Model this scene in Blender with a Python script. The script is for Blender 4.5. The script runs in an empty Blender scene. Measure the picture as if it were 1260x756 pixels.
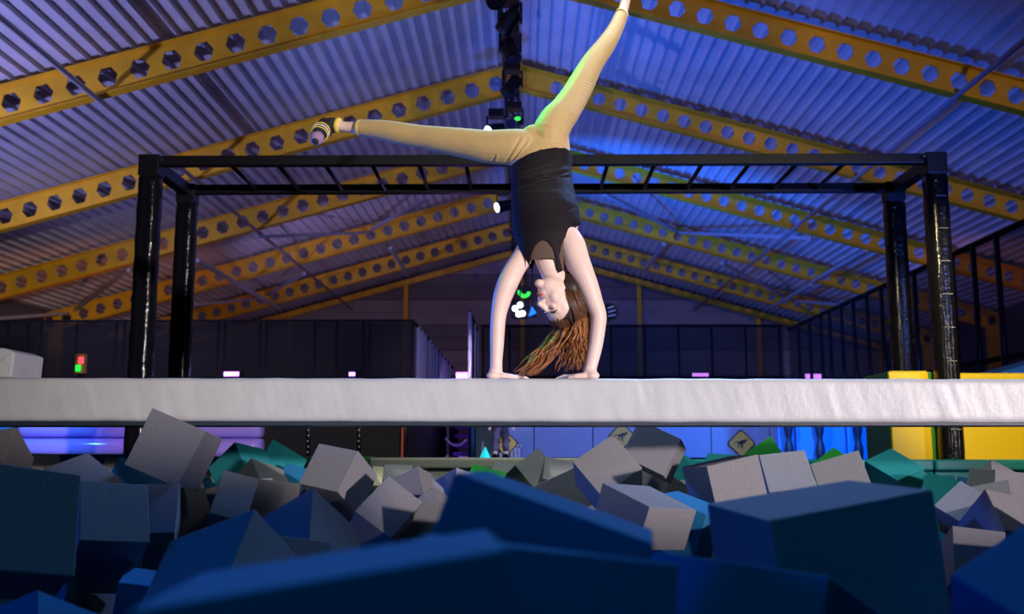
import bpy, bmesh, math, random
import numpy as np
from mathutils import Vector, Matrix, Quaternion, noise
from mathutils.bvhtree import BVHTree

S = bpy.context.scene
COL = S.collection
random.seed(7)
PI = math.pi

# ------------------------------------------------------------------ camera
CAM_LOC = Vector((0, 0, .12)); YAW = math.radians(.6); PITCH = math.radians(8.2); FPX = 1225.0
cd = bpy.data.cameras.new('camera'); cam = bpy.data.objects.new('camera', cd); COL.objects.link(cam)
cam.location = CAM_LOC; cam.rotation_euler = (PI / 2 + PITCH, 0, YAW)
cd.sensor_width = 36; cd.lens = 35; cd.clip_start = .02; cd.clip_end = 200
cd.dof.use_dof = True; cd.dof.focus_distance = 3.85; cd.dof.aperture_fstop = 4.0
S.camera = cam
CAM_R = cam.rotation_euler.to_matrix()

def at(px, py, Y):
    """point of the hall seen at photo pixel (px, py) on the upright plane Y"""
    d = CAM_R @ Vector(((px - 630) / FPX, -(py - 378) / FPX, -1))
    return CAM_LOC + d * (Y / d.y)

def pix(p):
    q = CAM_R.transposed() @ (Vector(p) - CAM_LOC)
    return 630 + FPX * q.x / -q.z, 378 - FPX * q.y / -q.z

# ------------------------------------------------------------------ world, exposure
w = bpy.data.worlds.new('hall_dark'); S.world = w; w.use_nodes = True
w.node_tree.nodes['Background'].inputs[0].default_value = (.02, .03, .08, 1)
w.node_tree.nodes['Background'].inputs[1].default_value = .02
S.view_settings.view_transform = 'Standard'; S.view_settings.look = 'None'
S.view_settings.exposure = 0; S.view_settings.gamma = 1; S.view_settings.use_curve_mapping = False

# ------------------------------------------------------------------ lights
def spot(name, loc, target, col, power, cone, blend=.5, size=.15):
    l = bpy.data.lights.new(name, 'SPOT'); o = bpy.data.objects.new(name, l); COL.objects.link(o)
    l.color = col; l.energy = power; l.spot_size = math.radians(cone); l.spot_blend = blend; l.shadow_soft_size = size
    o.location = loc; o.rotation_euler = (Vector(target) - Vector(loc)).to_track_quat('-Z', 'Y').to_euler()
    return o
def point(name, loc, col, power, size=.1):
    l = bpy.data.lights.new(name, 'POINT'); o = bpy.data.objects.new(name, l); COL.objects.link(o)
    l.color = col; l.energy = power; l.shadow_soft_size = size; o.location = loc
    return o
# follow spots and wide washes on the lighting gantry behind the camera
spot('key_spot', (11.5, -12, 1.75), (1.25, 3.9, 1.0), (1, .87, .88), 17500, 21.5, 1.0, .3)
spot('side_spot', (-3.5, -13, 2.2), (-.1, 4.0, 1.1), (.88, 1, .78), 1500, 18, 1.0, .3)
for tx, pw in ((-9.5, 500), (0, 3600), (9.5, 4300)):
    spot('roof_spot', (6.0, -14, 3.3), (tx, 22, 7.6), (1, .70, .40), pw, 19, .5, .12)
# blue and lavender up-lighters around the hall
spot('blue_uplight', (-.2, 16.7, 1.2), (5.0, 20.5, 7.0), (.0, .12, 1), 1400, 100, .6, .12)
spot('blue_uplight', (4.5, 3.0, 1.4), (6.0, 15, 7.0), (.02, .14, 1), 600, 80, .6, .12)
spot('violet_uplight', (-11.8, 11.5, 1.0), (-6.5, 18.0, 6.6), (.39, .38, 1), 3100, 84, .6, .12)
spot('violet_uplight', (-1.0, 12.5, 1.0), (-1.2, 18.5, 7.8), (.15, .27, 1), 950, 60, .8, .12)
spot('violet_uplight', (-6.5, 26, 2.0), (-5.0, 33, 7.2), (.50, .36, .9), 380, 80, .6, .12)
spot('blue_uplight', (.2, 23.5, 2.6), (5.0, 30, 7.0), (.0, .14, 1), 2600, 90, .6, .12)
# blue washes hung over the pit, plus added fills
spot('pit_wash', (-4.8, 1.0, 1.6), (.2, 2.2, -.1), (.0, .10, 1), 240, 50, .8, .3)
spot('pit_wash', (1.6, 6.6, 4.6), (.3, 1.2, -.1), (.20, .42, 1), 1350, 62, .8, .3)
spot('pit_wash', (-.6, -1.2, 2.6), (.1, 1.1, -.1), (.0, .56, 1), 46, 70, .8, .6)  # added weak fill in place of ambient light on the front faces
spot('pit_wash', (.4, 4.75, 4.6), (.7, 5.7, 0), (.84, 1, .90), 520, 62, .8, .2)
spot('lane_fill', (-.9, 17.6, 1.9), (-2.2, 22.5, 1.6), (.72, .58, 1), 150, 60, .6, .1)  # added violet fill to brighten the lane slats, no fixture there
# green stage light beside the performer, blue rim from behind
spot('green_beam', (-2.8, 5.0, 2.6), (.26, 4.4, 1.52), (.05, 1, .16), 2200, 16, .8, .1)
spot('green_beam', (-1.1, 5.3, 1.75), (.0, 3.9, .60), (.05, 1, .12), 90, 9, .8, .1)
spot('blue_rim', (-3.2, 5.6, 1.4), (-.1, 3.9, .8), (.03, .14, 1), 420, 40, .6, .1)
# low coloured fixtures around the hall
spot('amber_lamp', (8.4, 12.5, 1.3), (14.0, 18.5, 3.0), (1, .30, .05), 420, 52, .6, .1)
spot('amber_lamp', (8.0, 20.0, 1.3), (13.5, 27.0, 3.2), (1, .30, .05), 420, 52, .6, .1)
spot('amber_lamp', (-8.0, 25.5, 1.6), (-14, 30, 3.6), (1, .32, .08), 170, 110, .6, .1)
point('violet_lamp', (-1.5, 26.0, 1.5), (.55, .28, 1), 70, .2)
point('violet_lamp', (0, 33, 1.8), (.60, .36, .55), 40, .3)
point('violet_lamp', (-7, 34, 1.8), (.66, .38, .50), 40, .3)
point('violet_lamp', (7, 34, 1.8), (.60, .36, .55), 40, .3)
spot('barrier_wash', (1.5, 10.4, 1.7), (1.7, 14, .2), (.22, .30, 1), 400, 115, .6, .1)
spot('panel_wash', (3.7, 10.6, 1.3), (3.8, 12.6, .4), (.0, .24, 1), 340, 80, .6, .1)
spot('yellow_box_spot', (2.6, 5.2, 2.3), (4.1, 8.6, .2), (1, .80, .40), 460, 45, .6, .1)
spot('bolster_wash', (-2.9, 8.2, .62), (-3.0, 8.9, .25), (.52, .20, 1), 70, 110, .7, .06)
spot('bolster_wash', (-4.2, 8.2, .62), (-4.2, 8.9, .25), (.12, .42, 1), 40, 90, .7, .06)

# ------------------------------------------------------------------ materials
MATS = {}
def mat(name, col, rough=.6, metal=0, var=.0, vscale=12, bump=0, bscale=40, coat=0, emit=0, spec=.5, stretch=None, sheen=0, sss=0, col2=None):
    if name in MATS: return MATS[name]
    m = bpy.data.materials.new(name); m.use_nodes = True; MATS[name] = m
    nt = m.node_tree; b = nt.nodes['Principled BSDF']
    b.inputs['Base Color'].default_value = (*col, 1); b.inputs['Roughness'].default_value = rough
    b.inputs['Metallic'].default_value = metal; b.inputs['Specular IOR Level'].default_value = spec
    if coat: b.inputs['Coat Weight'].default_value = coat; b.inputs['Coat Roughness'].default_value = .15
    if sheen: b.inputs['Sheen Weight'].default_value = sheen
    if sss:
        b.inputs['Subsurface Weight'].default_value = sss; b.inputs['Subsurface Radius'].default_value = (.012, .005, .003)
        b.inputs['Subsurface Scale'].default_value = 1
    if emit:
        b.inputs['Emission Color'].default_value = (*col, 1); b.inputs['Emission Strength'].default_value = emit
    tc = nt.nodes.new('ShaderNodeTexCoord')
    src = tc.outputs['Object']
    if stretch:
        mp = nt.nodes.new('ShaderNodeMapping'); mp.inputs['Scale'].default_value = stretch
        nt.links.new(src, mp.inputs['Vector']); src = mp.outputs['Vector']
    if var or col2:
        n = nt.nodes.new('ShaderNodeTexNoise'); n.inputs['Scale'].default_value = vscale; n.inputs['Detail'].default_value = 6
        nt.links.new(src, n.inputs['Vector'])
        r = nt.nodes.new('ShaderNodeValToRGB'); r.color_ramp.elements[0].position = .3; r.color_ramp.elements[1].position = .7
        c2 = col2 or tuple(min(1, c * (1 + var)) for c in col)
        c1 = col if col2 else tuple(c * (1 - var) for c in col)
        r.color_ramp.elements[0].color = (*c1, 1); r.color_ramp.elements[1].color = (*c2, 1)
        nt.links.new(n.outputs['Fac'], r.inputs['Fac']); nt.links.new(r.outputs['Color'], b.inputs['Base Color'])
    if bump:
        n = nt.nodes.new('ShaderNodeTexNoise'); n.inputs['Scale'].default_value = bscale; n.inputs['Detail'].default_value = 5
        nt.links.new(src, n.inputs['Vector'])
        bp = nt.nodes.new('ShaderNodeBump'); bp.inputs['Strength'].default_value = bump; bp.inputs['Distance'].default_value = .01
        nt.links.new(n.outputs['Fac'], bp.inputs['Height']); nt.links.new(bp.outputs['Normal'], b.inputs['Normal'])
    return m

def net_mat(name, col, cover):
    m = bpy.data.materials.new(name); m.use_nodes = True; nt = m.node_tree
    b = nt.nodes['Principled BSDF']; b.inputs['Base Color'].default_value = (*col, 1); b.inputs['Roughness'].default_value = .9
    t = nt.nodes.new('ShaderNodeBsdfTransparent'); mx = nt.nodes.new('ShaderNodeMixShader'); mx.inputs[0].default_value = cover
    o = nt.nodes['Material Output']
    nt.links.new(t.outputs[0], mx.inputs[1]); nt.links.new(b.outputs[0], mx.inputs[2]); nt.links.new(mx.outputs[0], o.inputs[0])
    return m

M_sheet = mat('white_roof_sheet', (.62, .63, .68), .55, .0, var=.10, vscale=1.4)
M_yellow_steel = mat('yellow_steel', (.80, .44, .012), .5, var=.12, vscale=3)
M_grey_steel = mat('grey_steel', (.45, .45, .52), .5, .2)
M_black_steel = mat('black_steel', (.006, .006, .009), .38, .0, bump=.05, spec=.35)
M_black_matt = mat('black_matt', (.008, .008, .010), .85, spec=.1)
M_sleeve = mat('black_vinyl', (.006, .006, .009), .15, spec=.3, bump=.35, bscale=38)
M_white_vinyl = mat('white_vinyl', (.57, .57, .58), .42, var=.05, vscale=9, bump=.12, bscale=60)
M_dark_vinyl = mat('navy_vinyl', (.01, .02, .05), .5)
M_floor = mat('dark_floor', (.05, .05, .07), .5, var=.3, vscale=2)
M_pit = mat('pit_lining', (.02, .025, .05), .85)
M_wall = mat('dark_wall', (.10, .08, .09), .8, var=.15, vscale=1)
M_clad_a = mat('cladding_pale', (.30, .25, .27), .7, var=.12, vscale=1.2)
M_clad_b = mat('cladding_dark', (.17, .14, .16), .7, var=.12, vscale=1.2)
M_skin = mat('skin', (.93, .66, .56), .45, var=.05, vscale=16, bump=.04, bscale=120, sss=.12)
M_lips = mat('lips', (.72, .24, .22), .4)
M_legging = mat('khaki_leggings', (.58, .40, .17), .7, var=.06, vscale=220, bump=.25, bscale=22, sheen=.3)
M_top = mat('black_top', (.009, .005, .009), .72, bump=.35, bscale=16, spec=.25)
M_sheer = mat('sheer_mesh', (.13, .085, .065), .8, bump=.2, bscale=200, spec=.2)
M_hair = mat('auburn_hair', (.20, .070, .022), .38, col2=(.46, .16, .04), vscale=30)
M_hair_dark = mat('dark_roots', (.035, .018, .012), .5)
M_hair_root = mat('brown_roots', (.07, .030, .014), .42, col2=(.13, .05, .02), vscale=30)
M_sock = mat('black_sock', (.02, .02, .025), .85, bump=.3, bscale=150)
M_sock_y = mat('yellow_knit', (.85, .62, .10), .8)
M_sock_p = mat('lilac_knit', (.36, .22, .42), .85)
M_white = mat('white_plastic', (.8, .8, .8), .4)
M_eye_dark = mat('dark_iris', (.03, .02, .015), .2)
M_foam = {
    'grey': mat('grey_foam', (.23, .222, .24), .95, var=.26, vscale=75, bump=.25, bscale=75, spec=.15),
    'blue': mat('blue_foam', (.02, .17, .36), .95, var=.22, vscale=75, bump=.25, bscale=75, spec=.15),
    'green': mat('green_foam', (.03, .30, .05), .95, var=.22, vscale=75, bump=.25, bscale=75, spec=.15),
    'teal': mat('teal_foam', (.02, .24, .27), .95, var=.22, vscale=75, bump=.25, bscale=75, spec=.15),
    'cream': mat('cream_foam', (.62, .56, .38), .95, var=.22, vscale=75, bump=.25, bscale=75, spec=.15)}
M_teal_v = mat('teal_vinyl', (.015, .40, .43), .45, bump=.1, bscale=20)
M_beige_v = mat('beige_vinyl', (.55, .50, .40), .5, bump=.2, bscale=18)
M_blue_v = mat('blue_vinyl', (.02, .16, .45), .45, bump=.1, bscale=18)
M_green_v = mat('green_vinyl', (.04, .22, .03), .5)
M_yellow_v = mat('yellow_vinyl', (.86, .60, .02), .45, bump=.06, bscale=14)
M_violet_v = mat('violet_vinyl', (.30, .22, .78), .22, coat=.4)
M_panel_b = mat('pale_blue_board', (.30, .38, .62), .5)
M_panel_bb = mat('bright_blue_pad', (.04, .28, .80), .4)
M_sign_y = mat('sign_yellow', (.75, .52, .10), .5)
M_sign_d = mat('sign_dark', (.012, .015, .03), .5)
M_led_v = mat('violet_led', (.62, .22, 1), emit=5)
M_led_c = mat('cyan_lamp', (.02, .75, .75), .5, emit=.75)
M_red = mat('red_lens', (1, .05, .07), emit=2.2)
M_green = mat('green_lens', (.02, .9, .05), emit=1.2)
M_lens_w = mat('white_lens', (.8, .92, 1), emit=4)
M_lens_g = mat('green_glow_lens', (.05, 1, .08), emit=1.2)
M_lens_b = mat('blue_lens', (.02, .25, 1), emit=1.2)
M_lens_o = mat('dark_glass', (.02, .02, .04), .08)
M_chrome = mat('bolt_chrome', (.6, .65, .7), .2, 1)
M_net = net_mat('dark_net', (.03, .02, .02), .48)
M_net3 = net_mat('dense_net', (.003, .003, .004), .72)
M_net2 = net_mat('black_net', (.012, .012, .016), .80)

# ------------------------------------------------------------------ mesh helpers
class MB:
    def __init__(s): s.v = []; s.f = []
    def add(s, vs, fs):
        n = len(s.v); s.v += [tuple(v) for v in vs]; s.f += [tuple(i + n for i in f) for f in fs]; return s
    def box(s, lo, hi):
        x0, y0, z0 = lo; x1, y1, z1 = hi
        return s.add([(x0,y0,z0),(x1,y0,z0),(x1,y1,z0),(x0,y1,z0),(x0,y0,z1),(x1,y0,z1),(x1,y1,z1),(x0,y1,z1)],
                     [(0,3,2,1),(4,5,6,7),(0,1,5,4),(1,2,6,5),(2,3,7,6),(3,0,4,7)])
    def bar(s, a, b, wx, wz=None, up=(0, 0, 1)):
        a = Vector(a); b = Vector(b); wz = wz or wx
        d = (b - a).normalized(); u = Vector(up)
        if abs(d.dot(u)) > .95: u = Vector((0, 1, 0))
        sx = d.cross(u).normalized() * wx / 2; sz = sx.cross(d).normalized() * wz / 2
        vs = [p + i * sx + j * sz for p in (a, b) for i, j in ((-1,-1),(1,-1),(1,1),(-1,1))]
        return s.add(vs, [(0,1,2,3),(7,6,5,4),(0,4,5,1),(1,5,6,2),(2,6,7,3),(3,7,4,0)])
    def tube(s, pts, radii, n=8, cap=True, ecc=None, axis=None):
        """swept tube; ecc = second half-axis per station, along 'axis' direction"""
        pts = [Vector(p) for p in pts]
        if not hasattr(radii, '__len__'): radii = [radii] * len(pts)
        vs = []; prev = None
        for i, p in enumerate(pts):
            d = (pts[min(i + 1, len(pts) - 1)] - pts[max(i - 1, 0)]).normalized()
            ref = Vector(axis) if axis else (prev if prev is not None else Vector((0, 1, 0)) if abs(d.y) < .9 else Vector((0, 0, 1)))
            e2 = (ref - d * ref.dot(d)).normalized(); e1 = e2.cross(d).normalized(); prev = e2
            r1 = radii[i]; r2 = ecc[i] if ecc else r1
            for k in range(n):
                t = 2 * PI * k / n
                vs.append(p + e1 * r1 * math.cos(t) + e2 * r2 * math.sin(t))
        fs = []
        for i in range(len(pts) - 1):
            for k in range(n):
                a = i * n + k; b = i * n + (k + 1) % n
                fs.append((a, b, b + n, a + n))
        if cap: fs += [tuple(reversed(range(n))), tuple(range((len(pts) - 1) * n, len(pts) * n))]
        return s.add(vs, fs)
    def ball(s, c, r, M=None, nu=14, nv=9):
        c = Vector(c); r = Vector((r, r, r)) if not hasattr(r, '__len__') else Vector(r)
        vs = []; fs = []
        for j in range(nv + 1):
            ph = PI * j / nv
            for i in range(nu):
                th = 2 * PI * i / nu
                q = Vector((math.sin(ph) * math.cos(th) * r.x, math.sin(ph) * math.sin(th) * r.y, math.cos(ph) * r.z))
                vs.append(c + (M @ q if M else q))
        for j in range(nv):
            for i in range(nu):
                a = j * nu + i; b = j * nu + (i + 1) % nu
                fs.append((a, a + nu, b + nu, b))
        return s.add(vs, fs)
    def prism(s, poly, off):
        n = len(poly); off = Vector(off); P = [Vector(p) for p in poly]
        return s.add(P + [p + off for p in P], [tuple(reversed(range(n))), tuple(range(n, 2 * n))] + [(i, (i + 1) % n, n + (i + 1) % n, n + i) for i in range(n)])
    def mesh(s, name, m=None, smooth=False, merge=False, bevel=0, seg=2):
        me = bpy.data.meshes.new(name); me.from_pydata(s.v, [], s.f); me.update()
        bm = bmesh.new(); bm.from_mesh(me)
        if merge: bmesh.ops.remove_doubles(bm, verts=bm.verts, dist=1e-5)
        bmesh.ops.recalc_face_normals(bm, faces=bm.faces)
        if bevel:
            bmesh.ops.bevel(bm, geom=list(bm.edges), offset=bevel, segments=seg, affect='EDGES', profile=.6)
        bm.to_mesh(me); bm.free()
        if smooth:
            for p in me.polygons: p.use_smooth = True
        if m: me.materials.append(m)
        return me
    def build(s, name, m, parent=None, **k):
        return link(name, s.mesh(name, m, **k), parent)

def link(name, me, parent=None):
    o = bpy.data.objects.new(name, me); COL.objects.link(o)
    if parent:
        o.parent = parent; o.matrix_parent_inverse = Matrix.Translation(-Vector(parent.location)) if parent.type == 'EMPTY' and not parent.rotation_euler[2] else Matrix.Identity(4)
    return o
def tag(o, label, cat, group=None):
    o['label'] = label; o['category'] = cat
    if group: o['group'] = group
    return o
def thing(name, label, cat, loc=(0, 0, 0), group=None):
    o = bpy.data.objects.new(name, None); COL.objects.link(o); o.location = loc; o.empty_display_size = .1
    return tag(o, label, cat, group)
def struct(name, mb, m, parent=None, **k):
    o = mb.build(name, m, parent, **k)
    if not parent: o['kind'] = 'structure'
    return o
def sempty(name, loc=(0, 0, 0)):
    o = bpy.data.objects.new(name, None); COL.objects.link(o); o.location = loc; o['kind'] = 'structure'; return o
def edge_split(o, ang=40):
    md = o.modifiers.new('edges', 'EDGE_SPLIT'); md.split_angle = math.radians(ang); return o

def dup(root, loc=None, label=None):
    r = root.copy(); COL.objects.link(r)
    if loc is not None: r.location = loc
    if label: r['label'] = label
    for ch in list(root.children):
        c = ch.copy(); COL.objects.link(c); c.parent = r
        for g in ch.children:
            e = g.copy(); COL.objects.link(e); e.parent = c
    return r

# ================================================================== the hall shell
PIT = (-3.7, 3.7, -1.2, 7.05, -1.0)           # x0 x1 y0 y1 floor
fl = MB()
fl.box((-15, 7.34, -.2), (15, 41.5, 0)); fl.box((-15, -22, -.2), (15, -1.2, 0))
fl.box((-15, -1.2, -.2), (-3.7, 7.34, 0)); fl.box((3.7, -1.2, -.2), (15, 7.34, 0))
struct('floor', fl, M_floor)
struct('floor', MB().box((-3.9, -1.4, -1.15), (3.9, 7.25, -1.0)), M_pit)
for lo, hi in (((-3.9, -1.4, -1), (-3.7, 7.25, -.2)), ((3.7, -1.4, -1), (3.9, 7.25, -.2)),
               ((-3.7, 7.06, -1), (3.7, 7.25, -.38)), ((-3.7, -1.4, -1), (3.7, -1.2, -.2))):
    struct('wall_pit', MB().box(lo, hi), M_pit)
struct('wall_left', MB().box((-15.2, -22, 0), (-15, 41.5, 4.8)), M_wall)
struct('wall_right', MB().box((15, -22, 0), (15.2, 41.5, 4.8)), M_wall)
struct('wall_near_unseen', MB().prism([(-15.2, -22, 0), (15.2, -22, 0), (15.2, -22, 4.6), (0, -22, 8.9), (-15.2, -22, 4.6)], (0, -.2, 0)), M_wall)

# unseen light blocker added behind the camera, shades the foreground and left foam
MB().box((-5.5, -1.75, 0), (3.25, -1.45, .63)).build('wall_near_unseen', M_pit, bevel=.03)['kind'] = 'structure'
MB().box((3.28, -1.75, 0), (5.5, -1.45, .42)).build('wall_near_unseen', M_pit, bevel=.03)['kind'] = 'structure'

SL = .277
def zlow(x): return 7.88 - SL * abs(x)         # underside line of the rafters
def zroof(x): return 8.66 - SL * abs(x)
# far gable: rows of cladding boards
gw = sempty('wall_far', (0, 41.1, 0))
z = 0.0; i = 0
while z < 8.6:
    z1 = z + .53
    def half(zz): return min(15.0, max(0, (8.62 - zz) / SL))
    a, b = half(z), half(min(z1 - .02, 8.6))
    y = 41.1 if i % 2 else 41.04
    MB().prism([(-a, y, z), (a, y, z), (b, y, min(z1 - .02, 8.6)), (-b, y, min(z1 - .02, 8.6))], (0, .12, 0)).build('cladding_panel', M_clad_a if (i // 2) % 2 else M_clad_b, gw)
    z = z1; i += 1
struct('wall_far', MB().prism([(-15.2, 41.3, 0), (15.2, 41.3, 0), (15.2, 41.3, 4.6), (0, 41.3, 8.9), (-15.2, 41.3, 4.6)], (0, .2, 0)), M_wall)

# roof liner: ribbed sheets from rafter to rafter
def rib_profile(sgn):
    out = []; x = .10
    while x < 15.0:
        for dx, dz in ((0, 0), (.150, 0), (.166, -.055), (.198, -.055), (.214, 0)):
            out.append((x + dx, dz))
        x += .25
    return [(sgn * a, zroof(a) + b) for a, b in out]
ceil = sempty('ceiling', (0, 18, 8))
bays = [(-22, 10.8)] + [(10.8 + 5 * k, 15.8 + 5 * k) for k in range(5)] + [(35.8, 41.1)]
for sgn in (-1, 1):
    prof = rib_profile(sgn)
    for y0, y1 in bays:
        m = MB(); n = len(prof)
        m.v = [(x, y0, zz) for x, zz in prof] + [(x, y1, zz) for x, zz in prof]
        m.f = [(i, i + 1, n + i + 1, n + i) for i in range(n - 1)]
        m.build('roof_sheet', M_sheet, ceil)
MB().prism([(-.16, -22, 8.60), (0, -22, 8.645), (.16, -22, 8.60), (.16, -22, 8.72), (-.16, -22, 8.72)], (0, 63, 0)).build('ridge_cap', M_sheet, ceil)
# light-tight deck above the liner
dk = MB()
for sgn in (-1, 1):
    dk.prism([(0, -22, 8.75), (sgn * 15.2, -22, 8.75 - SL * 15.2), (sgn * 15.2, -22, 8.95 - SL * 15.2), (0, -22, 8.95)], (0, 63.5, 0))
dk.build('roof_deck', M_wall, ceil)

# castellated rafters
def web_mesh(y, sgn, length, pitch, h, hw, ht, first):
    """web plate with hexagonal openings, laid from the ridge down one slope"""
    th = math.atan(SL); ca, sa = math.cos(th), math.sin(th)
    m = MB(); T = .012
    def P(u, v, k): return (sgn * (u * ca + v * sa), y + (T if k else -T), zlow(0) - u * sa + v * ca)
    def plate(poly):
        for k in (0, 1): m.add([P(u, v, k) for u, v in poly], [tuple(range(len(poly))) if k else tuple(reversed(range(len(poly))))])
    start = first - pitch / 2
    tp = -h * sa / ca
    if start > 0: plate([(0, 0), (start, 0), (start, h), (tp, h)])
    u = start
    if start <= 0: u = start + pitch; plate([(0, 0), (u, 0), (u, h), (tp, h)])
    while u < length:
        cx, cy = u + pitch / 2, h / 2; e = u + pitch
        L, TL, TR, R_, BR, BL = (cx - hw, cy), (cx - hw / 2, cy + ht), (cx + hw / 2, cy + ht), (cx + hw, cy), (cx + hw / 2, cy - ht), (cx - hw / 2, cy - ht)
        for poly in ([(u, 0), (e, 0), BR, BL], [(e, 0), (e, cy), R_, BR], [(e, cy), (e, h), TR, R_], [(e, h), (u, h), TL, TR], [(u, h), (u, cy), L, TL], [(u, cy), (u, 0), BL, L]):
            plate(poly)
        hx = [L, TL, TR, R_, BR, BL]
        for q in range(6):
            a, b = hx[q], hx[(q + 1) % 6]
            m.add([P(*a, 0), P(*b, 0), P(*b, 1), P(*a, 1)], [(0, 1, 2, 3)])
        u = e
    return m
SPECS = {-1: (.548, .60, .172, .165, .50), 1: (.478, .52, .148, .14, .23)}
for k in range(5):
    Y = 15.8 + 5 * k
    rb = sempty('roof_beam', (0, Y, 7.9))
    for sgn in (-1, 1):
        pitch, h, hw, ht, first = SPECS[sgn]
        web_mesh(Y, sgn, 15.4, pitch, h, hw, ht, first).build('web', M_yellow_steel, rb)
        X = 14.9; ca = math.cos(math.atan(SL))
        for v, nm in ((0, 'bottom_flange'), (h / ca, 'top_flange')):
            MB().prism([(0, Y - .11, zlow(0) + v - .009), (0, Y + .11, zlow(0) + v - .009), (0, Y + .11, zlow(0) + v + .009), (0, Y - .11, zlow(0) + v + .009)], (sgn * X, 0, -SL * X)).build(nm, M_yellow_steel, rb)
    MB().box((-.012, Y - .10, zlow(0) + .01), (.012, Y + .10, zlow(0) + .60)).build('end_plate', M_yellow_steel, rb)
rb = sempty('roof_beam', (0, 40.8, 8.2))
for sgn in (-1, 1):
    for v0, v1, dy, nm in ((.36, .375, .08, 'bottom_flange'), (.375, .60, .008, 'web'), (.60, .615, .08, 'top_flange')):
        MB().prism([(0, 40.8 - dy, 7.88 + v0), (0, 40.8 + dy, 7.88 + v0), (0, 40.8 + dy, 7.88 + v1), (0, 40.8 - dy, 7.88 + v1)], (sgn * 14.9, 0, -SL * 14.9)).build(nm, M_yellow_steel, rb)
for px in (205, 353, 498, 643, 788, 935, 1085):
    x = (px - 643) / 1225 * 40.8
    o = MB(); zt = zlow(x) + .38
    o.box((x - .09, 40.72, 0), (x + .09, 40.735, zt)); o.box((x - .008, 40.735, 0), (x + .008, 40.885, zt)); o.box((x - .09, 40.885, 0), (x + .09, 40.9, zt))
    struct('gable_column', o, M_yellow_steel)
for k in range(5):
    for sgn in (-1, 1):
        Y = 15.8 + 5 * k; x = sgn * 14.6
        struct('side_column', MB().box((x - .2, Y - .1, 0), (x + .2, Y + .1, zlow(x) + .1)), M_yellow_steel)

# long pipes under the rafters, wind bracing between them
for x in (-7.02, 7.1):
    tag(MB().tube([(x, -20, zlow(x) - .06), (x, 40.7, zlow(x) - .06)], .045, 8).build('roof_pipe', M_grey_steel, smooth=True),
        'grey pipe running under the %s roof slope the length of the hall' % ('lavender-lit' if x < 0 else 'blue-lit'), 'pipe')
NODE = []
for a, b in (((745, 238, 25.8), (832, 285, 30.8)), ((836, 287, 30.8), (1000, 293, 25.8)), ((889, 324, 30.8), (966, 366, 35.8)), ((972, 370, 35.8), (1057, 377, 30.8)),
             ((528, 243, 25.8), (457, 283, 30.8)), ((450, 287, 30.8), (316, 291, 25.8)), ((374, 336, 30.8), (328, 364, 35.8)), ((316, 368, 35.8), (236, 375, 30.8)),
             ((157, 332, 25.8), (94, 382, 30.8)), ((82, 386, 30.8), (-8, 392, 25.8))):
    A, B = at(*a), at(*b); A.y += .06 if A.y < B.y else -.06; B.y += .06 if B.y < A.y else -.06
    o = MB().bar(A, B, .09, .09).build('roof_brace', M_grey_steel); o['kind'] = 'structure'
for a, b in (((1067, 308, 25.8), (1018, 339, 30.8)), ((999, 350, 30.8), (969, 368, 35.8)), ((817, 300, 30.8), (804, 324, 35.8)),
             ((242, 320, 25.8), (272, 339, 30.8)), ((296, 352, 30.8), (323, 367, 35.8)), ((480, 305, 30.8), (487, 330, 35.8))):
    A, B = at(*a), at(*b); A.y += .06; B.y -= .06; B.x = A.x; B.z = A.z
    o = MB().bar(A, B, .10, .10).build('roof_strut', M_grey_steel); o['kind'] = 'structure'

# ================================================================== lighting truss along the ridge
TX, TZ = -.20, 6.95
tr = thing('lighting_truss', 'black lattice lighting truss running along under the ridge', 'truss', (TX, 10, TZ))
m = MB()
for dx in (-.13, .13):
    for dz in (0, .32): m.tube([(TX + dx, 9.5, TZ + dz), (TX + dx, 38, TZ + dz)], .025, 6)
m.build('chord', M_black_steel, tr)
m = MB(); y = 9.5; s = 1
while y < 37.7:
    for dx in (-.13, .13): m.tube([(TX + dx, y, TZ + (0 if s > 0 else .32)), (TX + dx, y + .34, TZ + (.32 if s > 0 else 0))], .013, 5)
    for dz in (0, .32): m.tube([(TX - .13 * s, y, TZ + dz), (TX + .13 * s, y + .34, TZ + dz)], .013, 5)
    y += .34; s = -s
lc = m.build('lacing', M_black_steel, tr); lc['kind'] = 'stuff'
for y in (10.8, 15.8, 20.8, 25.8, 30.8, 35.8):
    MB().tube([(TX, y, TZ + .32), (TX, y, zlow(TX) - .01)], .012, 5).build('hanger', M_black_steel, tr)
rnd = random.Random(5)
for q in range(12):
    y = 12.5 + q * 1.1; pts = []
    for k in range(7):
        pts.append((TX + rnd.uniform(-.15, .15), y + k * .22, TZ + .03 + .2 * abs(math.sin(PI * k / 3)) + rnd.uniform(0, .02)))
    MB().tube(pts, .014, 5).build('cable', M_black_matt, tr, smooth=True)

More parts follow.
